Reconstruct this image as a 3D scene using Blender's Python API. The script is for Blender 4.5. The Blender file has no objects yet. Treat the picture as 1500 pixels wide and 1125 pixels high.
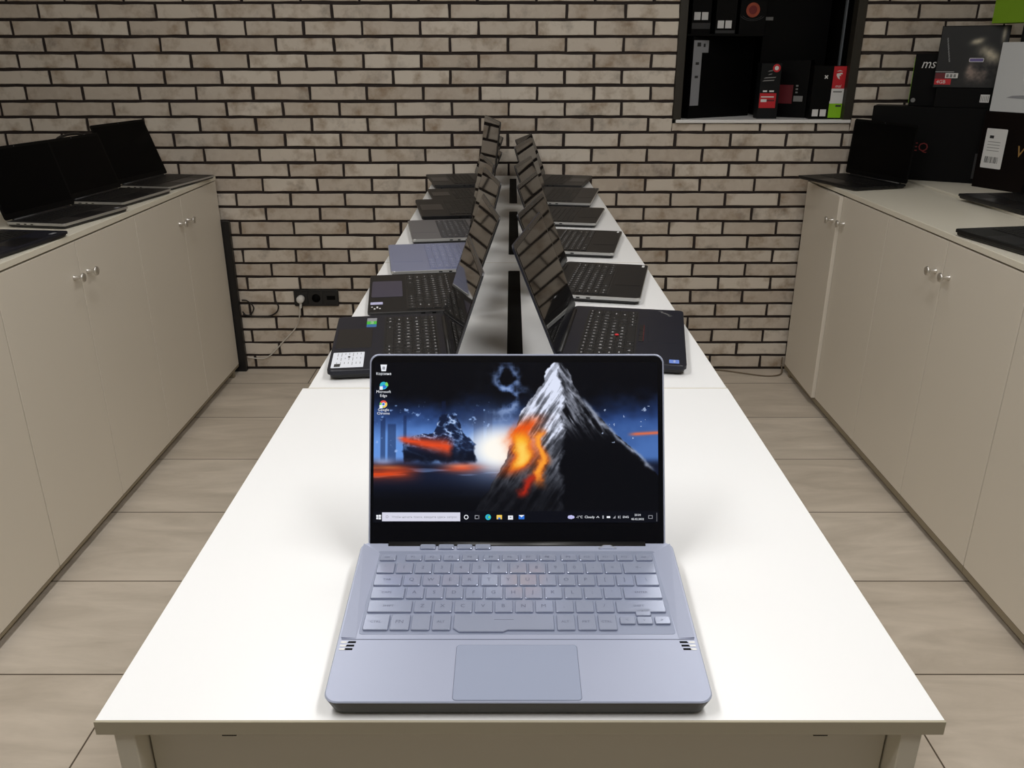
import bpy, bmesh, math, random
import numpy as np
from mathutils import Matrix, Vector

random.seed(7)
sc = bpy.context.scene
COL = sc.collection
R = math.radians

# ------------------------------------------------------------------ helpers
def link(o):
    COL.objects.link(o)
    return o

def s2l(c):
    def f(v):
        v = v / 255.0
        return v / 12.92 if v <= 0.04045 else ((v + 0.055) / 1.055) ** 2.4
    return (f(c[0]), f(c[1]), f(c[2]), 1.0)

def mat(name, rgb, rough=0.5, metal=0.0, spec=0.5, var=0.0, vscale=20.0, bump=0.0, bscale=200.0,
        emit=0.0, aniso=None, coat=0.0):
    m = bpy.data.materials.new(name)
    m.use_nodes = True
    nt = m.node_tree
    b = nt.nodes['Principled BSDF']
    c = s2l(rgb)
    b.inputs['Base Color'].default_value = c
    b.inputs['Roughness'].default_value = rough
    b.inputs['Metallic'].default_value = metal
    b.inputs['Specular IOR Level'].default_value = spec
    b.inputs['Coat Weight'].default_value = coat
    tc = None
    if var > 0 or bump > 0:
        tc = nt.nodes.new('ShaderNodeTexCoord')
    if var > 0:
        n = nt.nodes.new('ShaderNodeTexNoise')
        n.inputs['Scale'].default_value = vscale
        n.inputs['Detail'].default_value = 4
        mp = nt.nodes.new('ShaderNodeMapping')
        if aniso:
            mp.inputs['Scale'].default_value = aniso
        nt.links.new(tc.outputs['Object'], mp.inputs['Vector'])
        nt.links.new(mp.outputs['Vector'], n.inputs['Vector'])
        mx = nt.nodes.new('ShaderNodeMix')
        mx.data_type = 'RGBA'
        mx.inputs[6].default_value = tuple(v * (1 - var) for v in c[:3]) + (1,)
        mx.inputs[7].default_value = tuple(min(1, v * (1 + var)) for v in c[:3]) + (1,)
        nt.links.new(n.outputs['Fac'], mx.inputs[0])
        nt.links.new(mx.outputs[2], b.inputs['Base Color'])
    if bump > 0:
        n2 = nt.nodes.new('ShaderNodeTexNoise')
        n2.inputs['Scale'].default_value = bscale
        bp = nt.nodes.new('ShaderNodeBump')
        bp.inputs['Strength'].default_value = bump
        bp.inputs['Distance'].default_value = 0.001
        nt.links.new(tc.outputs['Object'], n2.inputs['Vector'])
        nt.links.new(n2.outputs['Fac'], bp.inputs['Height'])
        nt.links.new(bp.outputs['Normal'], b.inputs['Normal'])
    if emit > 0:
        b.inputs['Emission Color'].default_value = c
        b.inputs['Emission Strength'].default_value = emit
        b.inputs['Base Color'].default_value = (0, 0, 0, 1)
    return m

def rrect(w, d, r, n=5, x0=None, y0=0.0, taper=0.0):
    """rounded rectangle outline, x centred unless x0 given, y from y0 to y0+d"""
    if x0 is None:
        x0 = -w / 2
    r = min(r, w / 2 - 1e-5, d / 2 - 1e-5)
    pts = []
    for cx, cy, a0 in ((x0 + w - r, y0 + r, -90), (x0 + w - r, y0 + d - r, 0), (x0 + r, y0 + d - r, 90), (x0 + r, y0 + r, 180)):
        for k in range(n + 1):
            a = R(a0 + 90.0 * k / n)
            pts.append((cx + r * math.cos(a), cy + r * math.sin(a)))
    if taper:
        cxm = x0 + w / 2
        pts = [(cxm + (x - cxm) * (1 + taper * (y - y0) / d), y) for x, y in pts]
    return pts

class MB:
    def __init__(self):
        self.v = []; self.f = []; self.m = []; self.s = []
    def add(self, verts, faces, mi=0, M=None, smooth=False):
        o = len(self.v)
        for p in verts:
            self.v.append(tuple(M @ Vector(p)) if M is not None else tuple(p))
        for f in faces:
            self.f.append([i + o for i in f]); self.m.append(mi); self.s.append(smooth)
        return self
    def box(self, x0, x1, y0, y1, z0, z1, mi=0, M=None, ch=0.0):
        if ch > 0:
            return self.prism([(x0, y0), (x1, y0), (x1, y1), (x0, y1)], z0, z1, ch, mi, M, ch_xy=ch)
        v = [(x0, y0, z0), (x1, y0, z0), (x1, y1, z0), (x0, y1, z0), (x0, y0, z1), (x1, y0, z1), (x1, y1, z1), (x0, y1, z1)]
        f = [(0, 3, 2, 1), (4, 5, 6, 7), (0, 1, 5, 4), (1, 2, 6, 5), (2, 3, 7, 6), (3, 0, 4, 7)]
        return self.add(v, f, mi, M)
    def prism(self, poly, z0, z1, ch=0.0, mi=0, M=None, ch_xy=0.0, zfun=None, top_mi=None, chb=None):
        """vertical prism from a polygon; top and bottom rims chamfered by ch"""
        n = len(poly)
        if ch_xy > 0:      # cut the vertical corners too
            q = []
            for i in range(n):
                p = Vector(poly[i]); a = Vector(poly[i - 1]); b = Vector(poly[(i + 1) % n])
                q.append(tuple(p + (a - p).normalized() * ch_xy)); q.append(tuple(p + (b - p).normalized() * ch_xy))
            poly = q; n = len(poly)
        cx = (min(p[0] for p in poly) + max(p[0] for p in poly)) / 2
        cy = (min(p[1] for p in poly) + max(p[1] for p in poly)) / 2
        hw = max(1e-6, (max(p[0] for p in poly) - min(p[0] for p in poly)) / 2)
        hd = max(1e-6, (max(p[1] for p in poly) - min(p[1] for p in poly)) / 2)
        def ins(c):
            return [(cx + (x - cx) * (hw - c) / hw, cy + (y - cy) * (hd - c) / hd) for x, y in poly]
        if chb is None: chb = ch
        rings = []
        if chb > 0: rings.append((ins(chb), z0)); rings.append((poly, z0 + chb))
        else: rings.append((poly, z0))
        if ch > 0: rings.append((poly, z1 - ch)); rings.append((ins(ch), z1))
        else: rings.append((poly, z1))
        v = []
        for ring, z in rings:
            for x, y in ring:
                v.append((x, y, z + (zfun(x, y) if zfun else 0.0)))
        f = []; mm = []
        for k in range(len(rings) - 1):
            for i in range(n):
                j = (i + 1) % n
                f.append((k * n + i, k * n + j, (k + 1) * n + j, (k + 1) * n + i))
        self.add(v, f, mi, M)
        o = len(self.v) - len(v)
        self.f.append([o + i for i in reversed(range(n))]); self.m.append(mi); self.s.append(False)
        self.f.append([o + (len(rings) - 1) * n + i for i in range(n)])
        self.m.append(mi if top_mi is None else top_mi); self.s.append(False)
        return self
    def flat(self, poly, z=0.0, mi=0, M=None):
        return self.add([(x, y, z) for x, y in poly], [tuple(range(len(poly)))], mi, M)
    def lathe(self, prof, n=20, mi=0, M=None, smooth=True):
        v = []; f = []
        for r, z in prof:
            for k in range(n):
                a = 2 * math.pi * k / n
                v.append((r * math.cos(a), r * math.sin(a), z))
        for i in range(len(prof) - 1):
            for k in range(n):
                j = (k + 1) % n
                f.append((i * n + k, i * n + j, (i + 1) * n + j, (i + 1) * n + k))
        f.append(tuple(reversed(range(n)))); f.append(tuple((len(prof) - 1) * n + k for k in range(n)))
        return self.add(v, f, mi, M, smooth)
    def tube(self, pts, r, n=8, mi=0):
        pts = [Vector(p) for p in pts]
        # Catmull-Rom resample
        P = [pts[0]] + pts + [pts[-1]]
        out = []
        for i in range(1, len(P) - 2):
            for k in range(6):
                t = k / 6
                a, b, c, d = P[i - 1], P[i], P[i + 1], P[i + 2]
                out.append(0.5 * ((2 * b) + (c - a) * t + (2 * a - 5 * b + 4 * c - d) * t * t + (3 * b - a - 3 * c + d) * t ** 3))
        out.append(pts[-1])
        v = []; f = []
        for i, p in enumerate(out):
            t = (out[min(i + 1, len(out) - 1)] - out[max(i - 1, 0)]).normalized()
            up = Vector((0, 0, 1)) if abs(t.z) < 0.9 else Vector((0, 1, 0))
            s = t.cross(up).normalized(); u = s.cross(t)
            for k in range(n):
                a = 2 * math.pi * k / n
                v.append(tuple(p + (s * math.cos(a) + u * math.sin(a)) * r))
        for i in range(len(out) - 1):
            for k in range(n):
                j = (k + 1) % n
                f.append((i * n + k, i * n + j, (i + 1) * n + j, (i + 1) * n + k))
        f.append(tuple(reversed(range(n)))); f.append(tuple((len(out) - 1) * n + k for k in range(n)))
        return self.add(v, f, mi, None, True)
    def text(self, body, size, mi=0, M=None, align='CENTER', shear=0.0, wide=1.0):
        vs, fs = text_geo(body, size, align, shear)
        if wide != 1.0: vs = [(x * wide, y, z) for x, y, z in vs]
        return self.add(vs, fs, mi, M)
    def mesh(self, name, mats):
        me = bpy.data.meshes.new(name)
        me.from_pydata(self.v, [], self.f)
        for m in mats: me.materials.append(m)
        me.polygons.foreach_set('material_index', self.m)
        me.polygons.foreach_set('use_smooth', self.s)
        me.update()
        bm = bmesh.new(); bm.from_mesh(me)
        bmesh.ops.recalc_face_normals(bm, faces=bm.faces[:])
        bm.to_mesh(me); bm.free()
        return me
    def build(self, name, mats, parent=None, loc=(0, 0, 0), rot=(0, 0, 0)):
        if not isinstance(mats, (list, tuple)): mats = [mats]
        o = link(bpy.data.objects.new(name, self.mesh(name, mats)))
        o.location = loc; o.rotation_euler = rot
        if parent is not None: o.parent = parent
        return o

_tc = {}
def text_geo(body, size, align='CENTER', shear=0.0):
    k = (body, align, shear)
    if k not in _tc:
        cu = bpy.data.curves.new('lettering', 'FONT')
        cu.body = body; cu.size = 1.0; cu.align_x = align; cu.align_y = 'CENTER'; cu.shear = shear
        cu.resolution_u = 2
        ob = bpy.data.objects.new('lettering', cu)
        me = bpy.data.meshes.new_from_object(ob)
        _tc[k] = ([tuple(v.co) for v in me.vertices], [tuple(p.vertices) for p in me.polygons])
        bpy.data.objects.remove(ob); bpy.data.curves.remove(cu); bpy.data.meshes.remove(me)
    vs, fs = _tc[k]
    return [(x * size, y * size, z * size) for x, y, z in vs], fs

def T(x, y, z): return Matrix.Translation((x, y, z))
def RX(a): return Matrix.Rotation(a, 4, 'X')
def RY(a): return Matrix.Rotation(a, 4, 'Y')
def RZ(a): return Matrix.Rotation(a, 4, 'Z')

def tag(o, label, cat, group=None, kind=None):
    o['label'] = label; o['category'] = cat
    if group: o['group'] = group
    if kind: o['kind'] = kind
    return o

def thing(name, label, cat, loc=(0, 0, 0), rz=0.0, group=None):
    o = link(bpy.data.objects.new(name, None))
    o.empty_display_size = 0.05
    o.location = loc; o.rotation_euler = (0, 0, rz)
    return tag(o, label, cat, group)

def struct(name, mb, mats):
    o = mb.build(name, mats); o['kind'] = 'structure'
    return o

# ------------------------------------------------------------------ materials
M = {}
M['laminate'] = mat('cream laminate', (232, 227, 212), 0.36, spec=0.45, var=0.025, vscale=3.0, bump=0.08, bscale=260)
M['laminate_top'] = mat('pale worktop laminate', (239, 240, 241), 0.32, spec=0.5, var=0.015, vscale=4.0, bump=0.06, bscale=300)
M['door'] = mat('cream cabinet door laminate', (225, 218, 206), 0.4, spec=0.4, var=0.03, vscale=1.6, bump=0.08, bscale=240)
M['carcass'] = mat('darkened cabinet carcass board', (142, 131, 110), 0.5)  # brownish board, darkened further to put shade into the door gaps
M['dark_gap'] = mat('dark joint', (36, 30, 22), 0.8)
M['edge_band'] = mat('edge band', (196, 188, 166), 0.45)
M['steel'] = mat('brushed steel knob', (226, 224, 220), 0.38, metal=1.0)
M['black_plastic'] = mat('black plastic', (20, 20, 22), 0.42, var=0.1, vscale=60)
M['black_rubber'] = mat('black cable cover', (5, 5, 5), 0.7, spec=0.1)
M['socket'] = mat('black socket plastic', (26, 28, 30), 0.35)
M['white_plastic'] = mat('white plastic', (224, 224, 222), 0.4)
M['white_cable'] = mat('white cable jacket', (208, 204, 196), 0.5)
M['black_cable'] = mat('black cable jacket', (28, 25, 24), 0.5)
M['beige_cable'] = mat('beige cable jacket', (120, 106, 88), 0.6)
M['niche_frame'] = mat('dark brown niche frame', (40, 36, 28), 0.55, var=0.15, vscale=30)
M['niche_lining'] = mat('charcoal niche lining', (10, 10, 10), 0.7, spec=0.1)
M['sill'] = mat('white sill board', (240, 240, 240), 0.35)
M['wall_paint'] = mat('off white wall paint', (206, 200, 188), 0.8, bump=0.2, bscale=120)
M['wall_darkened'] = mat('darkened wall paint', (96, 92, 86), 0.8)  # darkened so the unseen front wall bounces less light onto the tables
M['ceiling'] = mat('white ceiling tile', (214, 211, 204), 0.9, bump=0.2, bscale=150)
M['card_black'] = mat('black printed card', (7, 7, 8), 0.5, spec=0.12, var=0.2, vscale=6)
M['card_dark'] = mat('dark grey printed card', (19, 21, 23), 0.5, spec=0.2, var=0.25, vscale=9)
M['card_brown'] = mat('very dark brown printed card', (16, 10, 9), 0.5, spec=0.12, var=0.15, vscale=8)
M['card_white'] = mat('white printed card', (206, 209, 212), 0.5)
M['card_green'] = mat('lime green printed card', (118, 158, 24), 0.5, var=0.05)
M['ink_white'] = mat('white print', (222, 222, 222), 0.5)
M['ink_grey'] = mat('grey print', (128, 128, 128), 0.5)
M['ink_dark'] = mat('dark print', (48, 48, 50), 0.5)
M['ink_red'] = mat('red print', (196, 28, 40), 0.5)
M['ink_maroon'] = mat('maroon print', (104, 24, 34), 0.5)
M['ink_dimred'] = mat('dark red print', (110, 20, 22), 0.5)
M['ink_green'] = mat('green print', (140, 200, 20), 0.5)
M['ink_gold'] = mat('gold print', (190, 150, 90), 0.4, metal=0.5)
M['ink_orange'] = mat('ember orange print', (150, 62, 36), 0.5, var=0.5, vscale=30)
M['ink_violet'] = mat('violet print', (110, 100, 160), 0.5)
M['sticker_silver'] = mat('silver grey sticker', (150, 152, 158), 0.4)
M['art_grey'] = mat('grey mottled print', (92, 88, 82), 0.5, var=0.85, vscale=60)
M['art_pale'] = mat('pale mottled print', (140, 134, 120), 0.5, var=0.7, vscale=55)
M['art_brown'] = mat('brown grey mottled print', (66, 56, 54), 0.5, var=0.8, vscale=60)
M['glass_edge'] = mat('grey glass edge', (110, 116, 122), 0.2, spec=0.8)
# laptops
M['lap_black'] = mat('black laptop shell', (15, 15, 18), 0.42, spec=0.35, bump=0.05, bscale=900)
M['lap_navy'] = mat('blue black laptop shell', (19, 21, 34), 0.40, spec=0.4)
M['lap_char'] = mat('charcoal laptop shell', (34, 33, 34), 0.42, spec=0.5)
M['lap_grey'] = mat('grey laptop shell', (128, 128, 134), 0.36, metal=0.55, spec=0.5)
M['lap_blue'] = mat('steel blue laptop shell', (142, 148, 178), 0.38, metal=0.35, spec=0.5)
M['lap_silver'] = mat('silver laptop edge', (190, 190, 188), 0.3, metal=0.7)
M['lid_back'] = mat('grey metal lid', (66, 66, 69), 0.3, metal=0.6)
M['main_silver'] = mat('lavender silver laptop shell', (166, 173, 195), 0.34, metal=0.2, spec=0.5, bump=0.03, bscale=1500)
M['main_under'] = mat('dark grey laptop underside', (84, 84, 80), 0.5)
M['main_key'] = mat('silver keycap', (160, 168, 190), 0.2, metal=0.3)
M['main_plate'] = mat('shaded silver key field', (142, 150, 172), 0.4, metal=0.2)  # deck silver made darker to carry the shadow lines between keys
M['main_legend'] = mat('slate key legend', (88, 94, 116), 0.5)
M['main_pad'] = mat('silver touchpad', (156, 165, 188), 0.25, metal=0.15)
M['key_black'] = mat('black keycap', (16, 16, 18), 0.45)
M['key_grey'] = mat('dark grey keycap', (60, 61, 66), 0.45)
M['key_blue'] = mat('blue grey keycap', (120, 126, 156), 0.4)
M['legend'] = mat('pale key legend', (240, 240, 245), 0.5)
M['screen'] = mat('switched off glossy screen', (5, 5, 6), 0.035, spec=0.5)
M['screen_matte'] = mat('switched off matte screen', (3, 3, 4), 0.3, spec=0.06)
M['lid_black'] = mat('dull black lid', (5, 5, 6), 0.5, spec=0.12)
M['bezel'] = mat('black screen bezel', (13, 14, 19), 0.18, spec=0.45)
M['pad_dark'] = mat('dark touchpad', (18, 18, 22), 0.3)
M['pad_violet'] = mat('slate violet touchpad', (58, 56, 76), 0.28)
M['red_dot'] = mat('red rubber pointer cap', (200, 36, 44), 0.5)
M['sticker_white'] = mat('white paper sticker', (226, 230, 240), 0.5)
M['sticker_lilac'] = mat('pale lilac sticker', (190, 190, 226), 0.4)
M['sticker_green'] = mat('green sticker', (70, 190, 60), 0.4)
M['sticker_blue'] = mat('blue sticker', (50, 110, 170), 0.4)
M['sticker_proc'] = mat('blue processor sticker', (110, 140, 220), 0.4)

def emi(name, rgb, k=1.0): return mat(name, rgb, 0.5, emit=k)
M['e_white'] = emi('lit white', (235, 238, 245))
M['e_grey'] = emi('lit grey', (150, 152, 160))
M['e_teal'] = emi('lit teal', (40, 180, 200))
M['e_blue'] = emi('lit blue', (40, 110, 210))
M['e_lime'] = emi('lit green', (120, 210, 90))
M['e_red'] = emi('lit red', (225, 80, 70))
M['e_yellow'] = emi('lit yellow', (240, 200, 90))
M['e_lilac'] = emi('lit lilac', (190, 190, 235))
M['e_black'] = emi('lit black', (20, 22, 30))

# brick faces: a tint per brick, brown and grey staining inside each
def brick_material():
    m = bpy.data.materials.new('weathered beige brick slip'); m.use_nodes = True
    nt = m.node_tree; b = nt.nodes['Principled BSDF']
    geo = nt.nodes.new('ShaderNodeNewGeometry'); tc = nt.nodes.new('ShaderNodeTexCoord')
    # shift the noise per brick
    comb = nt.nodes.new('ShaderNodeCombineXYZ'); mul = nt.nodes.new('ShaderNodeMath'); mul.operation = 'MULTIPLY'; mul.inputs[1].default_value = 37.0
    nt.links.new(geo.outputs['Random Per Island'], mul.inputs[0]); nt.links.new(mul.outputs[0], comb.inputs[1])
    add = nt.nodes.new('ShaderNodeVectorMath'); add.operation = 'ADD'
    nt.links.new(tc.outputs['Object'], add.inputs[0]); nt.links.new(comb.outputs[0], add.inputs[1])
    def ramp(lo, hi, a, c):
        r = nt.nodes.new('ShaderNodeValToRGB')
        r.color_ramp.elements[0].position = lo; r.color_ramp.elements[0].color = a
        r.color_ramp.elements[1].position = hi; r.color_ramp.elements[1].color = c
        return r
    n1 = nt.nodes.new('ShaderNodeTexNoise'); n1.inputs['Scale'].default_value = 11; n1.inputs['Detail'].default_value = 5; n1.inputs['Roughness'].default_value = 0.6
    n2 = nt.nodes.new('ShaderNodeTexNoise'); n2.inputs['Scale'].default_value = 34; n2.inputs['Detail'].default_value = 4
    n3 = nt.nodes.new('ShaderNodeTexNoise'); n3.inputs['Scale'].default_value = 7; n3.inputs['Detail'].default_value = 6; n3.inputs['Roughness'].default_value = 0.65
    for n in (n1, n2, n3): nt.links.new(add.outputs[0], n.inputs['Vector'])
    base = ramp(0.0, 1.0, s2l((192, 180, 167)), s2l((220, 211, 199)))
    nt.links.new(geo.outputs['Random Per Island'], base.inputs[0])
    def mix(fac_sock, a_sock, bcol, mode='MIX'):
        x = nt.nodes.new('ShaderNodeMix'); x.data_type = 'RGBA'; x.blend_type = mode
        nt.links.new(fac_sock, x.inputs[0]); nt.links.new(a_sock, x.inputs[6]); x.inputs[7].default_value = bcol
        return x.outputs[2]
    r1 = ramp(0.50, 0.72, (0, 0, 0, 1), (0.85, 0.85, 0.85, 1)); nt.links.new(n1.outputs['Fac'], r1.inputs[0])
    c = mix(r1.outputs[0], base.outputs[0], s2l((150, 128, 104)))
    r3 = ramp(0.56, 0.78, (0, 0, 0, 1), (0.8, 0.8, 0.8, 1)); nt.links.new(n3.outputs['Fac'], r3.inputs[0])
    c = mix(r3.outputs[0], c, s2l((112, 100, 91)))
    r2 = ramp(0.45, 0.70, (0, 0, 0, 1), (0.35, 0.35, 0.35, 1)); nt.links.new(n2.outputs['Fac'], r2.inputs[0])
    c = mix(r2.outputs[0], c, s2l((214, 206, 194)))
    nt.links.new(c, b.inputs['Base Color'])
    b.inputs['Roughness'].default_value = 0.78
    b.inputs['Specular IOR Level'].default_value = 0.3
    bp = nt.nodes.new('ShaderNodeBump'); bp.inputs['Strength'].default_value = 0.35; bp.inputs['Distance'].default_value = 0.003
    nt.links.new(n2.outputs['Fac'], bp.inputs['Height']); nt.links.new(bp.outputs['Normal'], b.inputs['Normal'])
    return m
M['brick'] = brick_material()
M['mortar'] = mat('dark umber mortar', (46, 38, 36), 0.9, var=0.2, vscale=40)

def floor_material():
    m = bpy.data.materials.new('beige stone floor tile'); m.use_nodes = True
    nt = m.node_tree; b = nt.nodes['Principled BSDF']
    tc = nt.nodes.new('ShaderNodeTexCoord')
    mp = nt.nodes.new('ShaderNodeMapping'); mp.inputs['Location'].default_value = (0.963, -0.082, 0)
    nt.links.new(tc.outputs['Object'], mp.inputs['Vector'])
    br = nt.nodes.new('ShaderNodeTexBrick')
    br.offset = 0.5; br.offset_frequency = 2
    br.inputs['Scale'].default_value = 1.0; br.inputs['Brick Width'].default_value = 1.906; br.inputs['Row Height'].default_value = 0.398
    br.inputs['Mortar Size'].default_value = 0.0022; br.inputs['Mortar Smooth'].default_value = 0.1; br.inputs['Bias'].default_value = 0
    br.inputs['Color1'].default_value = s2l((209, 198, 184)); br.inputs['Color2'].default_value = s2l((216, 206, 193)); br.inputs['Mortar'].default_value = s2l((92, 80, 66))
    nt.links.new(mp.outputs['Vector'], br.inputs['Vector'])
    mp2 = nt.nodes.new('ShaderNodeMapping'); mp2.inputs['Scale'].default_value = (1.2, 5.0, 1)
    nt.links.new(tc.outputs['Object'], mp2.inputs['Vector'])
    n = nt.nodes.new('ShaderNodeTexNoise'); n.inputs['Scale'].default_value = 2.2; n.inputs['Detail'].default_value = 7; n.inputs['Roughness'].default_value = 0.6; n.inputs['Distortion'].default_value = 0.6
    nt.links.new(mp2.outputs['Vector'], n.inputs['Vector'])
    rp = nt.nodes.new('ShaderNodeValToRGB')
    rp.color_ramp.elements[0].position = 0.3; rp.color_ramp.elements[0].color = (0.80, 0.79, 0.77, 1)
    rp.color_ramp.elements[1].position = 0.72; rp.color_ramp.elements[1].color = (1.12, 1.12, 1.12, 1)
    nt.links.new(n.outputs['Fac'], rp.inputs[0])
    mx = nt.nodes.new('ShaderNodeMix'); mx.data_type = 'RGBA'; mx.blend_type = 'MULTIPLY'; mx.inputs[0].default_value = 1.0
    nt.links.new(br.outputs['Color'], mx.inputs[6]); nt.links.new(rp.outputs['Color'], mx.inputs[7])
    nt.links.new(mx.outputs[2], b.inputs['Base Color'])
    b.inputs['Roughness'].default_value = 0.42
    bp = nt.nodes.new('ShaderNodeBump'); bp.inputs['Strength'].default_value = 0.4; bp.inputs['Distance'].default_value = 0.001; bp.invert = True
    nt.links.new(br.outputs['Fac'], bp.inputs['Height']); nt.links.new(bp.outputs['Normal'], b.inputs['Normal'])
    return m
M['floor'] = floor_material()

# ------------------------------------------------------------------ the room
WY = 3.85           # face of the brick wall
RX0, RX1, RY0, CZ = -2.3, 2.3, -2.6, 2.7
struct('floor', MB().box(RX0 - 0.1, RX1 + 0.1, RY0 - 0.1, WY + 0.12, -0.1, 0.0), M['floor'])
struct('ceiling', MB().box(RX0 - 0.1, RX1 + 0.1, RY0 - 0.1, WY + 0.5, CZ, CZ + 0.1), M['ceiling'])
struct('wall_left', MB().box(RX0 - 0.1, RX0, RY0, WY + 0.008, 0, CZ), M['wall_paint'])
struct('wall_right', MB().box(RX1, RX1 + 0.1, RY0, WY + 0.008, 0, CZ), M['wall_paint'])
struct('wall_front', MB().box(RX0 - 0.1, RX1 + 0.1, RY0 - 0.1, RY0, 0, CZ), M['wall_darkened'])

NX0, NX1, NZ0, NZ1, ND = 0.712, 1.497, 1.164, 1.98, 0.42    # the niche opening
w = MB()
yb0, yb1 = WY + 0.008, WY + 0.12
w.box(RX0 - 0.1, NX0, yb0, yb1, 0, CZ, 0); w.box(NX1, RX1 + 0.1, yb0, yb1, 0, CZ, 0)
w.box(NX0, NX1, yb0, yb1, 0, NZ0, 0); w.box(NX0, NX1, yb0, yb1, NZ1, CZ, 0)
PITCH, ROWH, JT = 0.2483, 0.0656, 0.0122
def brick(x0, x1, z0, z1):
    if x1 - x0 < 0.012 or z1 - z0 < 0.01: return
    j = lambda s: random.uniform(-s, s)
    y = WY + random.uniform(-0.0012, 0.0022)
    c = 0.0022
    o = [(x0 + j(.0016), z0 + j(.0012)), (x1 + j(.0016), z0 + j(.0012)), (x1 + j(.0016), z1 + j(.0012)), (x0 + j(.0016), z1 + j(.0012))]
    # sides carry extra points so the edge of the slip is a little uneven
    ring = []
    for i in range(4):
        a, b2 = o[i], o[(i + 1) % 4]
        n = 5 if i % 2 == 0 else 2
        for k in range(n):
            t = k / n
            e = 0.0 if k == 0 else 0.0011
            ring.append((a[0] + (b2[0] - a[0]) * t + j(e), a[1] + (b2[1] - a[1]) * t + j(e)))
    cx, cz = (x0 + x1) / 2, (z0 + z1) / 2
    hw, hh = (x1 - x0) / 2, (z1 - z0) / 2
    n = len(ring)
    v = [(p[0], yb0 + 0.001, p[1]) for p in ring] + [(p[0], y + c, p[1]) for p in ring] + \
        [(cx + (p[0] - cx) * (hw - c) / hw, y, cz + (p[1] - cz) * (hh - c) / hh) for p in ring]
    f = []
    for k in range(2):
        for i in range(n):
            f.append((k * n + i, k * n + (i + 1) % n, (k + 1) * n + (i + 1) % n, (k + 1) * n + i))
    f.append(tuple(2 * n + i for i in range(n)))
    w.add(v, f, 1)
zr = 0.008 - ROWH
row = 0
# one mortar line sits at z = 1.648 = 0.008 + 25 rows; joints of the row below it at x = -1.010 + k * PITCH
while zr < CZ:
    z0, z1 = max(0.002, zr + JT / 2), min(CZ, zr + ROWH - JT / 2)
    ph = -1.010 if (row % 2 == 1) else -1.010 + PITCH / 2
    k0 = int(math.floor((RX0 - ph) / PITCH))
    x = ph + k0 * PITCH + random.uniform(-0.004, 0.004)
    while x < RX1:
        a, b2 = max(RX0, x + JT / 2), min(RX1, x + PITCH - JT / 2)
        if z0 > NZ0 - 0.012 and z0 < NZ1:
            if a < NX0: brick(a, min(b2, NX0 - 0.003), z0, z1)
            if b2 > NX1: brick(max(a, NX1 + 0.003), b2, z0, z1)
        elif z1 > NZ0 and a < NX1 and b2 > NX0:
            if a < NX0: brick(a, NX0 - 0.003, z0, z1)
            brick(max(a, NX0), min(b2, NX1), z0, NZ0 - 0.002)
            if b2 > NX1: brick(NX1 + 0.003, b2, z0, z1)
        else:
            brick(a, b2, z0, z1)
        x += PITCH
    zr += ROWH; row += 1
struct('wall_back', w, [M['mortar'], M['brick']])

SILL = NZ0 + 0.014
# niche lining, dark frame and white sill
t = MB()
t.box(NX0, NX0 + 0.006, WY + 0.0, WY + ND, NZ0, NZ1, 1); t.box(NX1 - 0.006, NX1, WY, WY + ND, NZ0, NZ1, 1)
t.box(NX0, NX1, WY + ND, WY + ND + 0.02, NZ0, NZ1, 1); t.box(NX0, NX1, WY, WY + ND, NZ1 - 0.02, NZ1, 1)
struct('trim_1', t, [M['niche_frame'], M['niche_lining']])
fr = MB()
fr.box(NX0 - 0.002, NX0 + 0.034, WY - 0.006, WY + 0.05, NZ0 + 0.014, NZ1, 0, ch=0.002)
fr.box(NX1 - 0.036, NX1 + 0.002, WY - 0.006, WY + 0.05, NZ0 + 0.014, NZ1, 0, ch=0.002)
struct('trim_2', fr, M['niche_frame'])
struct('trim_4', MB().box(NX0 + 0.006, 1.125, WY + 0.06, WY + ND - 0.001, SILL + 0.3425, SILL + 0.350), M['niche_lining'])
struct('trim_3', MB().box(NX0 + 0.012, NX1 - 0.002, WY - 0.012, WY + ND, NZ0, NZ0 + 0.014, ch=0.0015), M['sill'])


# ------------------------------------------------------------------ tables
TZ = 0.937
def table(label, y0, y1, xl0, xl1, xr0, xr1, slot=None, bracket=False):
    t = thing('display_table', label, 'table', (0, (y0 + y1) / 2, 0), 0, 'tables pushed together in a row')
    yc = (y0 + y1) / 2
    a, b = y0 - yc, y1 - yc
    top = MB().prism([(xl0, a), (xr0, a), (xr1, b), (xl1, b)], TZ - 0.0155, TZ, 0.0012, 1, top_mi=0)
    top.build('tabletop', [M['laminate_top'], M['edge_band']], t)
    xl, xr = max(xl0, xl1) + 0.013, min(xr0, xr1) - 0.014
    zt = TZ - 0.0155
    MB().box(xl, xl + 0.017, a + 0.002, b - 0.002, 0.0, zt, ch=0.0008).build('side_panel', M['laminate'], t)
    MB().box(xr - 0.017, xr, a + 0.002, b - 0.002, 0.0, zt, ch=0.0008).build('side_panel', M['laminate'], t)
    MB().box(xl + 0.0185, xr - 0.0185, a + 0.022, a + 0.038, 0.12, zt, ch=0.0008).build('front_panel', M['laminate'], t)
    MB().box(xl + 0.0185, xr - 0.0185, b - 0.04, b - 0.024, 0.12, zt, ch=0.0008).build('back_panel', M['laminate'], t)
    if bracket:
        for x in (-0.236, 0.258):
            MB().box(x - 0.006, x + 0.006, a + 0.006, a + 0.0205, zt - 0.006, zt).build('bracket', M['dark_gap'], t)
    if slot:
        s0, s1 = slot
        MB().prism(rrect(0.029, s1 - s0, 0.004, 3, x0=-0.0085, y0=s0 - yc), TZ, TZ + 0.0006, 0.0002).build('cable_cover', M['black_rubber'], t)
    return t
table('white-topped table at the front, carrying only the lit silver laptop', 0.533, 1.266, -0.343, -0.343, 0.3565, 0.3545, None, True)
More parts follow.
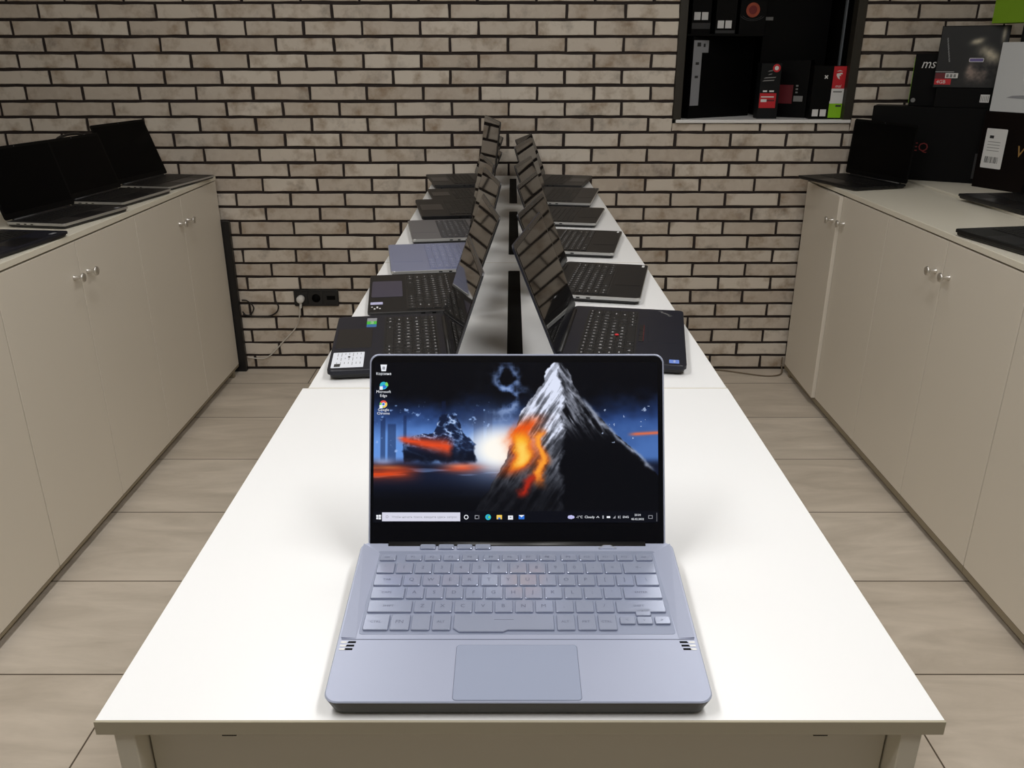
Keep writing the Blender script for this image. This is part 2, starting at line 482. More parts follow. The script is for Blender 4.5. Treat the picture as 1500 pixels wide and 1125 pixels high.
table('white-topped table behind the front one, under the nearest laptop pairs', 1.2665, 2.150, -0.334, -0.335, 0.3535, 0.347, (1.39, 2.06))
table('white-topped table in the middle of the laptop row, third from the front', 2.1505, 2.998, -0.335, -0.337, 0.347, 0.3405, (2.245, 2.915))
table('white-topped table at the far end, touching the brick wall', 2.9985, 3.843, -0.337, -0.339, 0.3405, 0.334, (3.087, 3.737))

# ------------------------------------------------------------------ cabinets
CT = 0.940
def knob(parent, x, y, z, sgn):
    k = MB().lathe([(0.0075, 0.0), (0.0075, 0.0015), (0.0058, 0.004), (0.0052, 0.017), (0.0070, 0.022), (0.0130, 0.0255), (0.0148, 0.0285), (0.0135, 0.0315), (0.0075, 0.0335), (0.001, 0.034)], 24,
                   M=RY(R(90) if sgn > 0 else R(-90)))
    return k.build('knob', M['steel'], parent, (x, y, z))
def cabinet(label, side, y0, y1, depth, ajar=0.0):
    """side -1: stands on the left, front facing +x; +1: on the right, front facing -x"""
    fx = -1.33 if side < 0 else 1.33
    back = fx + side * depth
    t = thing('base_cabinet', label, 'cabinet', (fx + side * depth / 2, (y0 + y1) / 2, 0), 0,
              'cream base cabinets on the left' if side < 0 else 'cream base cabinets on the right')
    ox, oy = t.location.x, t.location.y
    def bx(mb, xa, xb, ya, yb, z0, z1, mi=0, ch=0.0):
        mb.box(min(xa, xb) - ox, max(xa, xb) - ox, ya - oy, yb - oy, z0, z1, mi, ch=ch)
    b = MB()
    f2 = fx + side * 0.018
    bx(b, f2, back, y0 + 0.001, y0 + 0.018, 0.04, CT - 0.0185); bx(b, f2, back, y1 - 0.018, y1 - 0.001, 0.04, CT - 0.0185)
    bx(b, fx + side * 0.001, back, y0 + 0.001, y1 - 0.001, 0.021 if side > 0 else 0.031, 0.042); bx(b, back - side * 0.016, back, y0 + 0.018, y1 - 0.018, 0.05, CT - 0.0185)
    bx(b, f2, f2 + side * 0.02, y0 + 0.018, y1 - 0.018, CT - 0.06, CT - 0.0185)
    b.build('carcass', M['carcass'], t)
    k = MB(); bx(k, fx + side * 0.055, fx + side * 0.07, y0 + 0.018, y1 - 0.018, 0.0, 0.03 if side < 0 else 0.02); bx(k, back - side * 0.02, back - side * 0.005, y0 + 0.018, y1 - 0.018, 0.0, 0.03 if side < 0 else 0.02); k.build('plinth', M['carcass'], t)
    if y1 > 3.5:
        k = MB(); bx(k, fx + side * 0.003, fx + side * 0.07, y1 - 0.08, y1 - 0.06, 0.0, 0.031 if side < 0 else 0.021); k.build('foot', M['carcass'], t)
    ym = (y0 + y1) / 2
    for (a, c, hinge_at_far, kn) in ((y0 + 0.0018, ym - 0.0016, False, ym - 0.043), (ym + 0.0016, y1 - 0.0018, True, ym + 0.043)):
        hy = c if hinge_at_far else a
        d = MB()
        d.box(0 if side > 0 else -0.017, 0.017 if side > 0 else 0, a - hy, c - hy, 0.043, CT - 0.0235, ch=0.001)
        o = d.build('door', [M['door']], t, (fx - ox, hy - oy, 0))
        if ajar and hinge_at_far: o.rotation_euler.z = -R(ajar) * side
        knob(o, 0, kn - hy, 0.815, -side)
    return t
yy = [3.812, 2.945, 2.085, 1.222, 0.36]
for i in range(4):
    cabinet(('cream two-door cabinet on the left', 'cream two-door cabinet on the left')[0] + (', against the brick wall', ', second from the brick wall', ', third from the wall and cut by the frame', ', nearest the camera')[i], -1, yy[i + 1], yy[i], 0.45) if i < 3 else None
for i in range(3):
    cabinet('cream two-door cabinet on the right' + (', against the brick wall with its far door ajar', ', second from the brick wall', ', third from the wall and cut by the frame')[i], 1, yy[i + 1], yy[i], 0.355, 2.0 if i == 0 else 0.0)
# continuous worktops
o = MB().box(-1.80, -1.3285, 1.215, 3.815, CT - 0.018, CT, 0, ch=0.001).build('worktop', [M['laminate']]); tag(o, 'pale laminate worktop running along the left cabinets under four laptops', 'worktop')
o = MB().box(1.3285, 1.688, 1.215, 3.815, CT - 0.018, CT, 0, ch=0.001).build('worktop', [M['laminate']]); tag(o, 'pale laminate worktop along the front of the right cabinets', 'worktop')
c = thing('storage_counter', 'pale counter behind the right cabinets, carrying the stacked boxes', 'counter', (1.93, 2.5, 0))
MB().box(-0.236, 0.27, -1.285, 1.315, CT - 0.010, CT + 0.008, ch=0.001).build('worktop', M['laminate'], c)
MB().box(-0.234, -0.218, -1.28, 1.31, 0.0, CT - 0.010).build('side_panel', M['carcass'], c)
MB().box(0.23, 0.246, -1.28, 1.31, 0.0, CT - 0.010).build('back_panel', M['carcass'], c)

# black upright slab filling the gap between the left cabinets and the brick wall
o = MB().box(-1.50, -1.297, 3.817, 3.8465, 0.0, 0.735, ch=0.004).build('black_slab', M['black_plastic'])
tag(o, 'black upright slab filling the gap between left cabinet and brick wall', 'board')

# ------------------------------------------------------------------ socket and cables
s = thing('wall_socket', 'black triple wall socket on the brick wall left of the tables', 'socket', (-0.931, WY, 0.3665))
MB().prism(rrect(0.212, 0.080, 0.006, 4, y0=-0.04), 0, 0.011, 0.002, M=RX(R(90))).build('frame', M['socket'], s)
for i, x in enumerate((-0.071, 0.0, 0.071)):
    g = MB()
    g.prism(rrect(0.062, 0.062, 0.004, 3, y0=-0.031), 0.0112, 0.0135, 0.0008, M=T(x, 0, 0) @ RX(R(90)))
    if i == 1:
        g.lathe([(0.0205, 0.0136), (0.0205, 0.0140), (0.0185, 0.0140), (0.0185, 0.0137)], 28, 1, T(x, 0, 0) @ RX(R(90)))
        g.lathe([(0.018, 0.0136), (0.018, 0.01375)], 28, 1, T(x, 0, 0) @ RX(R(90)))
    elif i == 2:
        g.box(x - 0.020, x + 0.020, -0.01385, -0.0134, -0.008, 0.012, 1)
    g.build('outlet', [M['socket'], M['black_rubber']], s)
p = thing('power_plug', 'white round plug with its white cable, in the black wall socket', 'plug', (-1.002, WY - 0.0137, 0.3655))
MB().lathe([(0.0175, 0.0), (0.0180, 0.006), (0.0180, 0.022), (0.0160, 0.030), (0.0100, 0.034), (0.001, 0.0345)], 28, M=RX(R(90))).build('plug_body', M['white_plastic'], p)
bt = MB().tube([(0.0, -0.016, -0.012), (-0.001, -0.017, -0.028), (-0.003, -0.016, -0.042)], 0.0058, 10); bt.build('strain_relief', M['white_plastic'], p)
cb = MB().tube([(-0.003, -0.016, -0.036), (-0.013, -0.012, -0.085), (-0.030, 0.004, -0.130), (-0.060, 0.008, -0.170), (-0.105, 0.008, -0.215), (-0.150, 0.007, -0.262), (-0.185, 0.006, -0.293), (-0.215, 0.005, -0.305), (-0.258, 0.004, -0.303), (-0.289, 0.003, -0.297)], 0.0029, 8)
cb.build('cable', M['white_cable'], p)
o = MB().tube([(-1.288, WY - 0.006, 0.355), (-1.262, WY - 0.008, 0.352), (-1.235, WY - 0.008, 0.320), (-1.252, WY - 0.009, 0.285), (-1.276, WY - 0.010, 0.283), (-1.289, WY - 0.012, 0.300)], 0.0032).tube([(-1.289, WY - 0.012, 0.286), (-1.24, WY - 0.010, 0.277), (-1.17, WY - 0.010, 0.276), (-1.128, WY - 0.010, 0.296), (-1.116, WY - 0.008, 0.325), (-1.128, WY - 0.006, 0.352)], 0.0035).build('cable', M['black_cable'])
tag(o, 'black cable looped against the brick wall beside the black slab', 'cable')
o = MB().tube([(0.90, WY - 0.012, 0.004), (1.02, WY - 0.02, 0.004), (1.12, WY - 0.06, 0.004), (1.22, WY - 0.10, 0.004), (1.29, WY - 0.09, 0.005), (1.318, WY - 0.05, 0.010), (1.322, WY - 0.022, 0.030), (1.323, WY - 0.016, 0.07)], 0.0035).build('cable', M['beige_cable'])
tag(o, 'beige cable lying on the floor by the wall, right of the tables', 'cable')

# ------------------------------------------------------------------ laptops
_keys = {}
def key_mesh(w_, d_, legend, ctop, cleg, h=0.0012, size=None):
    k = (round(w_, 4), round(d_, 4), legend, ctop.name, h)
    if k not in _keys:
        mb = MB()
        mb.prism(rrect(w_, d_, 0.0013, 2, y0=-d_ / 2), 0.0, h, 0.00045, chb=0.0)
        if legend:
            sz = size or min(d_ * 0.5, 0.0064)
            if len(legend) > 2: sz = min(sz, 1.45 * w_ / len(legend), 0.0042)
            mb.text(legend, sz, 1, T(-w_ * 0.04, 0, h + 0.00008))
        _keys[k] = mb.mesh('key', [ctop, cleg])
    return _keys[k]

GEN_ROWS = [
    (0.62, [('esc', 1)] + [('F%d' % i, 1) for i in range(1, 13)] + [('prt', 1), ('del', 1)]),
    (1, [('`', 1)] + [(c, 1) for c in '1234567890-='] + [('back', 2)]),
    (1, [('tab', 1.5)] + [(c, 1) for c in 'QWERTYUIOP[]'] + [('\\', 1.5)]),
    (1, [('caps', 1.75)] + [(c, 1) for c in "ASDFGHJKL;'"] + [('enter', 2.25)]),
    (1, [('shift', 2.25)] + [(c, 1) for c in 'ZXCVBNM,./'] + [('shift', 2.75)]),
    (1, [('ctrl', 1.25), ('fn', 1), ('', 1), ('alt', 1), ('', 5.25), ('alt', 1), ('ctrl', 1), ('<', 1.15), ('v', 1.2), ('>', 1.15)]),
]

def laptop(label, group, loc, theta, Wd, Dp, L, a, h=0.016, shell='lap_black', deck=None, keyc='key_black', keys='solid',
           pad=None, padc='pad_dark', edge=None, kb=(0.03, 0.04), bezel=0.010, chin=0.018, lidmat=None, kbplate=None, legends=True, scr='screen', padrect=None):
    """local frame: x to the user's right, y from the front edge to the hinge, origin at the front left corner on the surface"""
    t = thing('laptop', label, 'laptop', loc, R(theta), group)
    sh = M[shell]; dk = M[deck or shell]; ed = M[edge] if edge else sh
    base = MB()
    base.prism(rrect(Wd, Dp, 0.010, 4, x0=0.0), h * 0.55, h, 0.0012, 1, top_mi=0, chb=0.0008)
    base.prism(rrect(Wd - 0.007, Dp - 0.007, 0.010, 4, x0=0.0035, y0=0.0035), 0.0025, h * 0.55, 0.0, 3, chb=0.003)
    for fx in (0.03, Wd - 0.03):
        for fy in (0.03, Dp - 0.03):
            base.box(fx - 0.012, fx + 0.012, fy - 0.003, fy + 0.003, 0.0, 0.003, 2)
    b = base.build('base', [dk, ed, M['black_rubber'], M['black_plastic']], t)
    # ports on both sides
    pr = MB()
    for sx in (-0.0002, Wd - 0.0006):
        for py, pw in ((Dp * 0.78, 0.012), (Dp * 0.66, 0.008), (Dp * 0.55, 0.009)):
            pr.box(sx, sx + 0.0008, py - pw / 2, py + pw / 2, h * 0.62, h * 0.62 + 0.0028)
    pr.build('port', M['black_rubber'], b)
    # keyboard block
    kw = Wd - 2 * 0.018 - (0.02 if Wd > 0.33 else 0.0)
    pitch = kw / 15.0
    kx0 = (Wd - kw) / 2
    ky1 = Dp - kb[1]
    kd = pitch * 0.94
    tot = kd * 5.62
    ky0 = ky1 - tot
    pl = MB().prism(rrect(kw + 0.006, tot + 0.005, 0.003, 3, x0=kx0 - 0.003, y0=ky0 - 0.0025), h, h + 0.0004)
    kp = pl.build('keyboard', M[kbplate] if kbplate else M['black_plastic'], t)
    kc = M[keyc]; lg = M['legend']
    solid = MB()
    y = ky1
    for rh, row_ in GEN_ROWS:
        x = kx0
        y -= kd * rh
        for lab, u in row_:
            kwid = pitch * u
            cx, cy = x + kwid / 2, y + kd * rh / 2
            if keys == 'each':
                me = key_mesh(kwid - 0.0024, kd * rh - 0.0024, lab if legends else '', kc, lg)
                ko = link(bpy.data.objects.new('key', me)); ko.parent = kp; ko.location = (cx, cy, h + 0.0004)
            else:
                solid.prism([(cx - kwid / 2 + 0.0012, cy - kd * rh / 2 + 0.0012), (cx + kwid / 2 - 0.0012, cy - kd * rh / 2 + 0.0012), (cx + kwid / 2 - 0.0012, cy + kd * rh / 2 - 0.0012), (cx - kwid / 2 + 0.0012, cy + kd * rh / 2 - 0.0012)], h + 0.0004, h + 0.0015, 0.0003)
            x += kwid
    if keys != 'each':
        so = solid.build('keycaps', kc, kp); so['kind'] = 'stuff'
    # touchpad
    pw, pd = pad or (Wd * 0.33, max(0.04, ky0 * 0.78))
    pd = min(pd, ky0 - 0.010)
    px_, py_ = Wd / 2 - pw / 2, max(0.004, (ky0 - pd) * 0.42)
    if padrect: px_, pw, py_, pd = padrect[0], padrect[1] - padrect[0], padrect[2], padrect[3] - padrect[2]
    MB().prism(rrect(pw, pd, 0.004, 3, x0=px_, y0=py_), h, h + 0.0005, 0.0002).build('touchpad', M[padc], t)
    # hinge
    hg = MB()
    hg.lathe([(0.0052, 0.0), (0.0052, Wd * 0.8)], 14, M=T(Wd * 0.1, Dp - 0.004, h - 0.001) @ RY(R(90)))
    hg.build('hinge', M['black_plastic'], t)
    # lid, hinged
    th = 0.0038
    lid = MB()
    lid.prism(rrect(Wd, L, 0.009, 4, x0=0.0), 0.0, th, 0.0009, 0, M=RX(R(90)) @ T(0, 0, -th), top_mi=1)
    lo = lid.build('lid', [M[lidmat] if lidmat else ed, M['bezel'] if scr == 'screen' else M['lid_black']], t, (0, Dp - 0.003, h + 0.003), (-R(90 - a), 0, 0))
    MB().prism(rrect(Wd - 2 * bezel, L - bezel - chin, 0.002, 2, x0=bezel, y0=chin), 0.0, 0.0005, M=RX(R(90))).build('display', M[scr], lo)
    MB().lathe([(0.0016, 0.0), (0.0016, 0.0005)], 12, M=T(Wd / 2, -0.0001, L - bezel * 0.5) @ RX(R(90))).build('webcam', M['glass_edge'], lo)
    t['h'] = h
    return t, b, lo, dict(W=Wd, D=Dp, h=h, ky0=ky0, kx0=kx0, kw=kw, pitch=pitch, kd=kd, ky1=ky1, L=L)

def sticker(t, name, x, y, w_, d_, h, mats, extra=None, label=None, rz=0.0):
    mb = MB()
    Mx = T(x, y, h) @ RZ(rz)
    mb.prism(rrect(w_, d_, 0.0012, 2, y0=-d_ / 2), 0.0, 0.00025, M=Mx)
    if extra: extra(mb, Mx @ T(0, 0, 0.0003))
    o = mb.build(name, mats, t)
    if label: o['label'] = label
    return o

GL, GR = 'laptops open along the left side of the tables', 'laptops open along the right side of the tables'

# --- right side, nearest first
t, b, lo, q = laptop('black laptop with red pointing stick, nearest on the right side of the tables', GR, (0.296, 1.319, TZ), 80.2, 0.332, 0.224, 0.207, 68, 0.019, 'lap_navy', keys='each', pad=(0.100, 0.052), padc='lap_navy', kb=(0.03, 0.036), chin=0.022)
h = q['h']
MB().lathe([(0.0036, 0), (0.0042, 0.001), (0.0036, 0.0024), (0.001, 0.0028)], 14, M=T(q['kx0'] + q['pitch'] * 6.25, q['ky1'] - q['kd'] * 3.6, h + 0.001)).build('pointing_stick', M['red_dot'], t)['label'] = 'red pointing stick'
bt = MB()
for i in range(3): bt.prism(rrect(0.031, 0.009, 0.001, 2, x0=q['W'] / 2 - 0.05 + i * 0.034, y0=q['ky0'] - 0.0145), h, h + 0.0012, 0.0003)
bt.box(q['W'] / 2 - 0.048, q['W'] / 2 + 0.048, q['ky0'] - 0.0147, q['ky0'] - 0.0139, h + 0.0012, h + 0.0014, 1)
bt.build('touchpad_button', [M['key_black'], M['ink_dimred']], t)
sticker(t, 'sticker', 0.018, 0.021, 0.018, 0.017, h, [M['sticker_proc'], M['ink_white']], lambda mb, Mx: mb.text('intel', 0.007, 1, Mx), 'small blue processor sticker')
MB().text('ThinkPad', 0.0115, 0, T(0.303, 0.036, h + 0.0002) @ RZ(R(35))).build('lettering', M['ink_grey'], t)

t, b, lo, q = laptop('black laptop with silver edges, second from the front on the right side', GR, (0.279, 1.745, TZ), 78.2, 0.316, 0.207, 0.182, 68, 0.0165, 'lap_black', keys='each', edge='lap_silver', kb=(0.028, 0.033), chin=0.016, lidmat='lid_back', padc='lap_black')
sticker(t, 'sticker', q['W'] - 0.018, 0.012, 0.020, 0.006, q['h'], [M['ink_white']])
t, b, lo, q = laptop('black laptop with a white corner label, third from the front on the right side', GR, (0.273, 2.19, TZ), 78.8, 0.306, 0.205, 0.178, 70, 0.016, 'lap_black', keys='each', edge='lap_silver', kb=(0.028, 0.033), chin=0.016, lidmat='lid_back', padc='lap_black')
sticker(t, 'sticker', q['W'] - 0.018, 0.012, 0.020, 0.006, q['h'], [M['ink_white']])
t, b, lo, q = laptop('black laptop without stickers, fourth from the front on the right side', GR, (0.264, 2.611, TZ), 78.5, 0.292, 0.202, 0.178, 70, 0.016, 'lap_black', edge='lap_silver', kb=(0.028, 0.033), lidmat='lid_back', padc='lap_black')
t, b, lo, q = laptop('wide black laptop, second from the brick wall on the right side', GR, (0.28, 2.985, TZ), 79.6, 0.370, 0.22, 0.195, 73, 0.017, 'lap_char', edge='lap_silver', kb=(0.028, 0.04), lidmat='lid_back', padc='lap_char')
sticker(t, 'sticker', q['W'] - 0.022, 0.012, 0.022, 0.004, q['h'], [M['ink_grey']])
t, b, lo, q = laptop('charcoal laptop next to the brick wall on the right side of the tables', GR, (0.282, 3.416, TZ), 76.5, 0.306, 0.212, 0.182, 69, 0.017, 'lap_char', edge='lap_char', kb=(0.028, 0.036))

# --- left side, nearest first
def spec_sticker(mb, Mx):
    rr = random.Random(4)
    for i in range(7):
        for c in range(3): mb.box(-0.034 + c * 0.023, -0.034 + c * 0.023 + rr.uniform(0.006, 0.018), 0.0205 - i * 0.0066, 0.0217 - i * 0.0066, 0, 0.00012, 1, Mx)
    mb.box(0.020, 0.034, -0.022, -0.012, 0, 0.00012, 2, Mx); mb.box(-0.018, -0.011, -0.001, 0.003, 0, 0.00012, 2, Mx)
t, b, lo, q = laptop('blue-black laptop with white spec sticker, nearest on the left side', GL, (-0.346, 1.602, TZ), -82.9, 0.309, 0.212, 0.165, 71, 0.019, 'lap_navy', keys='each', padrect=(0.085, 0.198, 0.006, 0.070), kb=(0.03, 0.022), chin=0.020, lidmat='lid_back')
sticker(t, 'sticker', 0.2585, 0.0325, 0.077, 0.054, q['h'], [M['sticker_white'], M['sticker_silver'], M['ink_dark']], spec_sticker, 'white paper spec sticker')
sticker(t, 'sticker', 0.047, 0.0665, 0.058, 0.019, q['h'], [M['sticker_silver'], M['sticker_green'], M['sticker_blue'], M['ink_white']],
        lambda mb, Mx: (mb.box(-0.008, 0.012, -0.0095, 0.0095, 0, 0.0001, 1, Mx), mb.box(0.0125, 0.029, -0.0095, 0.0095, 0, 0.0001, 2, Mx), mb.text('RTX', 0.0085, 3, Mx @ T(0.002, 0, 0.0002))), 'green and blue graphics sticker')
t, b, lo, q = laptop('black laptop with slate violet touchpad, second from the front on the left side', GL, (-0.339, 1.956, TZ), -82.2, 0.317, 0.207, 0.199, 69.5, 0.015, 'lap_black', keys='each', padrect=(0.064, 0.200, 0.006, 0.074), padc='pad_violet', edge='lap_char', kb=(0.03, 0.024), chin=0.014, lidmat='lap_char')
sticker(t, 'sticker', 0.2480, 0.0180, 0.018, 0.026, q['h'], [M['sticker_lilac']], None, 'pale lilac sticker')
sticker(t, 'sticker', 0.2850, 0.0170, 0.032, 0.024, q['h'], [M['lap_black'], M['ink_white']],
        lambda mb, Mx: [mb.box(-0.012 + (k % 2) * 0.012, -0.006 + (k % 2) * 0.012 + (k % 3) * 0.003, -0.010 + k * 0.0055, -0.0065 + k * 0.0055, 0, 0.0001, 1, Mx) for k in range(4)])
t, b, lo, q = laptop('steel blue laptop, the only blue one on the left side of the tables', GL, (-0.345, 2.302, TZ), -80.9, 0.315, 0.222, 0.211, 75.5, 0.015, 'lap_blue', keys='each', keyc='key_blue', pad=(0.115, 0.076), padc='lap_blue', edge='lap_silver', kb=(0.03, 0.026), chin=0.014, lidmat='lid_back', kbplate='lap_blue')
t, b, lo, q = laptop('grey laptop with dark grey keys, just behind the steel blue one', GL, (-0.332, 2.663, TZ), -81.0, 0.30, 0.205, 0.204, 80, 0.016, 'lap_grey', keys='each', keyc='key_grey', pad=(0.11, 0.072), padc='lap_grey', edge='lap_silver', kb=(0.03, 0.024), chin=0.014, lidmat='lid_back', kbplate='key_grey')
t, b, lo, q = laptop('black laptop with the tallest screen on the left, behind the grey one', GL, (-0.348, 3.037, TZ), -80.2, 0.343, 0.225, 0.288, 83, 0.022, 'lap_black', kb=(0.03, 0.03), chin=0.024, edge='lap_black')
t, b, lo, q = laptop('small black laptop, second from the brick wall on the left side', GL, (-0.333, 3.333, TZ), -79.6, 0.272, 0.19, 0.174, 68, 0.016, 'lap_black', kb=(0.028, 0.024), edge='lap_char', lidmat='lid_back')
t, b, lo, q = laptop('charcoal laptop next to the brick wall on the left side of the tables', GL, (-0.379, 3.757, TZ), -78.4, 0.338, 0.22, 0.19, 70, 0.017, 'lap_char', kb=(0.028, 0.036), edge='lap_char')

# --- on the left cabinets (nearest last)
GC = 'laptops open on the left cabinets'
t, b, lo, q = laptop('black laptop on the left worktop, closest to the brick wall', GC, (-1.358, 3.362, CT), 80.5, 0.368, 0.228, 0.240, 71, 0.016, 'lap_char', edge='lap_silver', kb=(0.03, 0.03), lidmat='lid_black', keyc='key_black', scr='screen_matte')
t, b, lo, q = laptop('black laptop with thick silver edge, second from the wall on left worktop', GC, (-1.375, 2.976, CT), 82.3, 0.337, 0.212, 0.214, 73, 0.018, 'lap_black', edge='lap_silver', kb=(0.03, 0.028), lidmat='lid_black', scr='screen_matte')
t, b, lo, q = laptop('black laptop with rounded silver edge, third from the wall on left worktop', GC, (-1.383, 2.576, CT), 80.0, 0.335, 0.207, 0.222, 75, 0.018, 'lap_char', edge='lap_silver', kb=(0.03, 0.028), lidmat='lid_black', scr='screen_matte')
sticker(t, 'sticker', q['W'] - 0.040, 0.018, 0.022, 0.012, q['h'], [M['sticker_silver']])
t, b, lo, q = laptop('blue-grey laptop cut by the left edge of the photo, on the left worktop', GC, (-1.357, 2.139, CT), 83.8, 0.340, 0.222, 0.21, 72, 0.017, 'lap_navy', edge='lap_navy', kb=(0.03, 0.028), lidmat='lap_grey', scr='screen_matte')
sticker(t, 'sticker', q['W'] - 0.045, 0.022, 0.024, 0.012, q['h'], [M['sticker_silver']])
# --- on the right cabinets
GD = 'laptops open on the right cabinets'
laptop('black laptop overhanging the far end of the right worktop', GD, (1.246, 3.712, CT), -72.6, 0.378, 0.25, 0.228, 87, 0.016, 'lap_black', kb=(0.03, 0.04), scr='screen_matte', lidmat='lid_black')
laptop('black laptop lying across the seam between right worktop and counter behind', GD, (1.652, 3.13, CT + 0.008), -84.0, 0.365, 0.25, 0.23, 78, 0.019, 'lap_black', kb=(0.03, 0.04), scr='screen_matte', lidmat='lid_black')
t, b, lo, q = laptop('black laptop nearest on the right worktop, cut by the right frame edge', GD, (1.326, 2.490, CT), -80.0, 0.36, 0.26, 0.24, 80, 0.021, 'lap_black', kb=(0.03, 0.05), scr='screen_matte')
MB().prism(rrect(0.040, 0.010, 0.002, 2, x0=0.05, y0=0.155), q['h'], q['h'] + 0.0005).build('logo_plate', M['sticker_silver'], t)

# ------------------------------------------------------------------ the lit laptop in front
def wallpaper(nx, ny):
    """colours of the picture on the screen: a plain night landscape with glow, smoke and a rocky peak; task bar along the bottom"""
    U, V = np.meshgrid((np.arange(nx) + 0.5) / nx, (np.arange(ny) + 0.5) / ny)
    x = 65 + U * 1343.0          # working units: 1343 wide, 765 high, y down from 70 to 835
    y = 835 - V * 765.0
    rng = np.random.RandomState(5)
    def noise(sx, sy, oct_=4, ridged=False, rot=0.0, gain=0.55):
        c_, s_ = math.cos(rot), math.sin(rot)
        xx = x * c_ + y * s_ + 3000; yy_ = -x * s_ + y * c_ + 3000
        out = np.zeros_like(x); amp = 1.0; tot = 0
        for o in range(oct_):
            g = rng.rand(61, 61)
            gx = xx / sx * 2 ** o; gy = yy_ / sy * 2 ** o
            ix = np.floor(gx).astype(int); iy = np.floor(gy).astype(int); fx = gx - ix; fy = gy - iy
            fx = fx * fx * (3 - 2 * fx); fy = fy * fy * (3 - 2 * fy)
            G = lambda a, b_: g[b_ % 61, a % 61]
            v = (G(ix, iy) * (1 - fx) + G(ix + 1, iy) * fx) * (1 - fy) + (G(ix, iy + 1) * (1 - fx) + G(ix + 1, iy + 1) * fx) * fy
            if ridged: v = 1 - np.abs(2 * v - 1)
            out += amp * v; tot += amp; amp *= gain
        return out / tot
    def sm(a, b_, t_):
        q_ = np.clip((t_ - a) / (b_ - a), 0, 1); return q_ * q_ * (3 - 2 * q_)
    C = np.zeros(x.shape + (3,))
    def over(colr, alpha):
        a_ = np.clip(alpha, 0, 1)[..., None]
        C[:] = C * (1 - a_) + np.array(colr, float) * a_
    n1 = noise(170, 120); n2 = noise(46, 46); n3 = noise(22, 22, 3); n4 = noise(220, 22); rg = noise(90, 90, 4, True)
    band = 1 - sm(515, 580, y)
    C[:] = (6, 7, 12)
    over((40, 66, 122), sm(190, 400, y + (n1 - .5) * 170) * band)
    over((104, 152, 226), 0.95 * sm(310, 480, y + (n1 - .5) * 130) * band * (1 - sm(760, 1150, x) * 0.45))
    over((20, 27, 48), sm(520, 590, y))
    over((92, 120, 168), sm(545, 600, y) * sm(.50, .66, n4) * 0.75 * (1 - sm(620, 740, y)) * (1 - sm(900, 1100, x)))
    over((5, 6, 10), sm(600, 745, y) * 0.97)
    # smoke wisps high in the middle
    ws = np.exp(-(((x - 695) / 70) ** 2 + ((y - 215) / 135) ** 2))
    over((92, 118, 170), ws * sm(.50, .80, rg) * 1.1); over((150, 172, 214), ws * sm(.72, .9, rg) * .8)
    # far towers and window lights
    for tx, tw, ty in ((108, 14, 330), (150, 22, 360), (212, 10, 318), (560, 26, 280), (612, 16, 310), (395, 12, 250)):
        over((22, 34, 68), sm(0, 5, tw - np.abs(x - tx)) * sm(ty, ty + 12, y) * band * .55)
    over((150, 182, 236), ((n3 > .66) & (y > 260) & (y < 500) & (x < 620)) * sm(.70, .84, n3) * .8)
    # white glow low in the middle
    g = np.exp(-(((x - 668) / 175) ** 2 + ((y - 486) / 118) ** 2))
    over((186, 208, 248), np.clip(g * 1.2, 0, 1)); over((255, 251, 242), np.clip(g * 1.8 - .55, 0, 1))
    over((150, 190, 250), np.exp(-(((x - 400) / 60) ** 2 + ((y - 535) / 18) ** 2)) * .9); over((170, 200, 250), np.exp(-(((x - 110) / 50) ** 2 + ((y - 545) / 16) ** 2)) * .6)
    # a heap of dark boulders on the left with a fiery streak across
    top = 400 + 46 * np.abs((x - 375) / 165) ** 3 + (n2 - .5) * 60 - 85 * np.exp(-((x - 415) / 62) ** 4)
    heap = sm(0, 14, 178 - np.abs(x - 375) + (n2 - .5) * 30) * sm(0, 12, y - top) * (1 - sm(535, 560, y + (n2 - .5) * 30))
    rk = noise(44, 30, 4, True, .3)
    over((20, 29, 54), heap * .97); over((104, 134, 186), heap * sm(.52, .88, rk) * (1 - sm(430, 520, y) * .7)); over((196, 214, 244), heap * sm(.74, .92, rk) * (1 - sm(400, 470, y)) * .9)
    over((10, 13, 24), heap * sm(470, 520, y) * .7)
    fl = np.exp(-((y - (436 + (x - 180) * .17)) / (12 + (x - 170).clip(0, 300) * .09)) ** 2) * sm(165, 215, x) * (1 - sm(405, 450, x + (n2 - .5) * 40))
    fl = fl * (.45 + .9 * n4); over((226, 74, 34), fl * 1.15); over((255, 206, 160), fl * sm(.52, .7, n4) * .85)
    over((214, 70, 28), np.exp(-((y - 596) / 36) ** 2) * (1 - sm(170, 330, x)) * (.25 + 1.1 * n4)); over((255, 150, 80), np.exp(-((y - 572) / 10) ** 2) * (1 - sm(120, 240, x)) * n4)
    over((240, 92, 50), np.exp(-(((x - 480) / 85) ** 2 + ((y - 577) / 20) ** 2)) * (.35 + n4)); over((255, 150, 110), np.exp(-(((x - 470) / 60) ** 2 + ((y - 566) / 8) ** 2)) * .5)
    # a steep rocky peak right of the glow, lit from the left
    ys = [70, 110, 170, 250, 330, 420, 520, 620, 700, 780]
    XL = np.interp(y, ys, [918, 880, 862, 800, 748, 722, 690, 640, 590, 540]); XR = np.interp(y, ys, [962, 990, 1008, 1062, 1130, 1215, 1330, 1420, 1470, 1500])
    XC = np.interp(y, ys, [938, 946, 940, 958, 950, 962, 948, 952, 944, 950]) + (n2 - .5) * 60
    jag = (n2 - .5) * 34
    inside = sm(0, 7, x - XL + jag) * sm(0, 7, XR - x + jag) * sm(66, 74, y)
    st1 = noise(130, 26, 4, True, 1.0); st2_ = noise(130, 26, 4, True, -1.0)
    left = 1 - sm(-14, 14, x - XC)
    lightf = left * (.30 + .85 * sm(.35, .9, st2_)) + (1 - left) * (.03 + .55 * sm(.55, .95, st1) * (1 - sm(330, 460, y)))
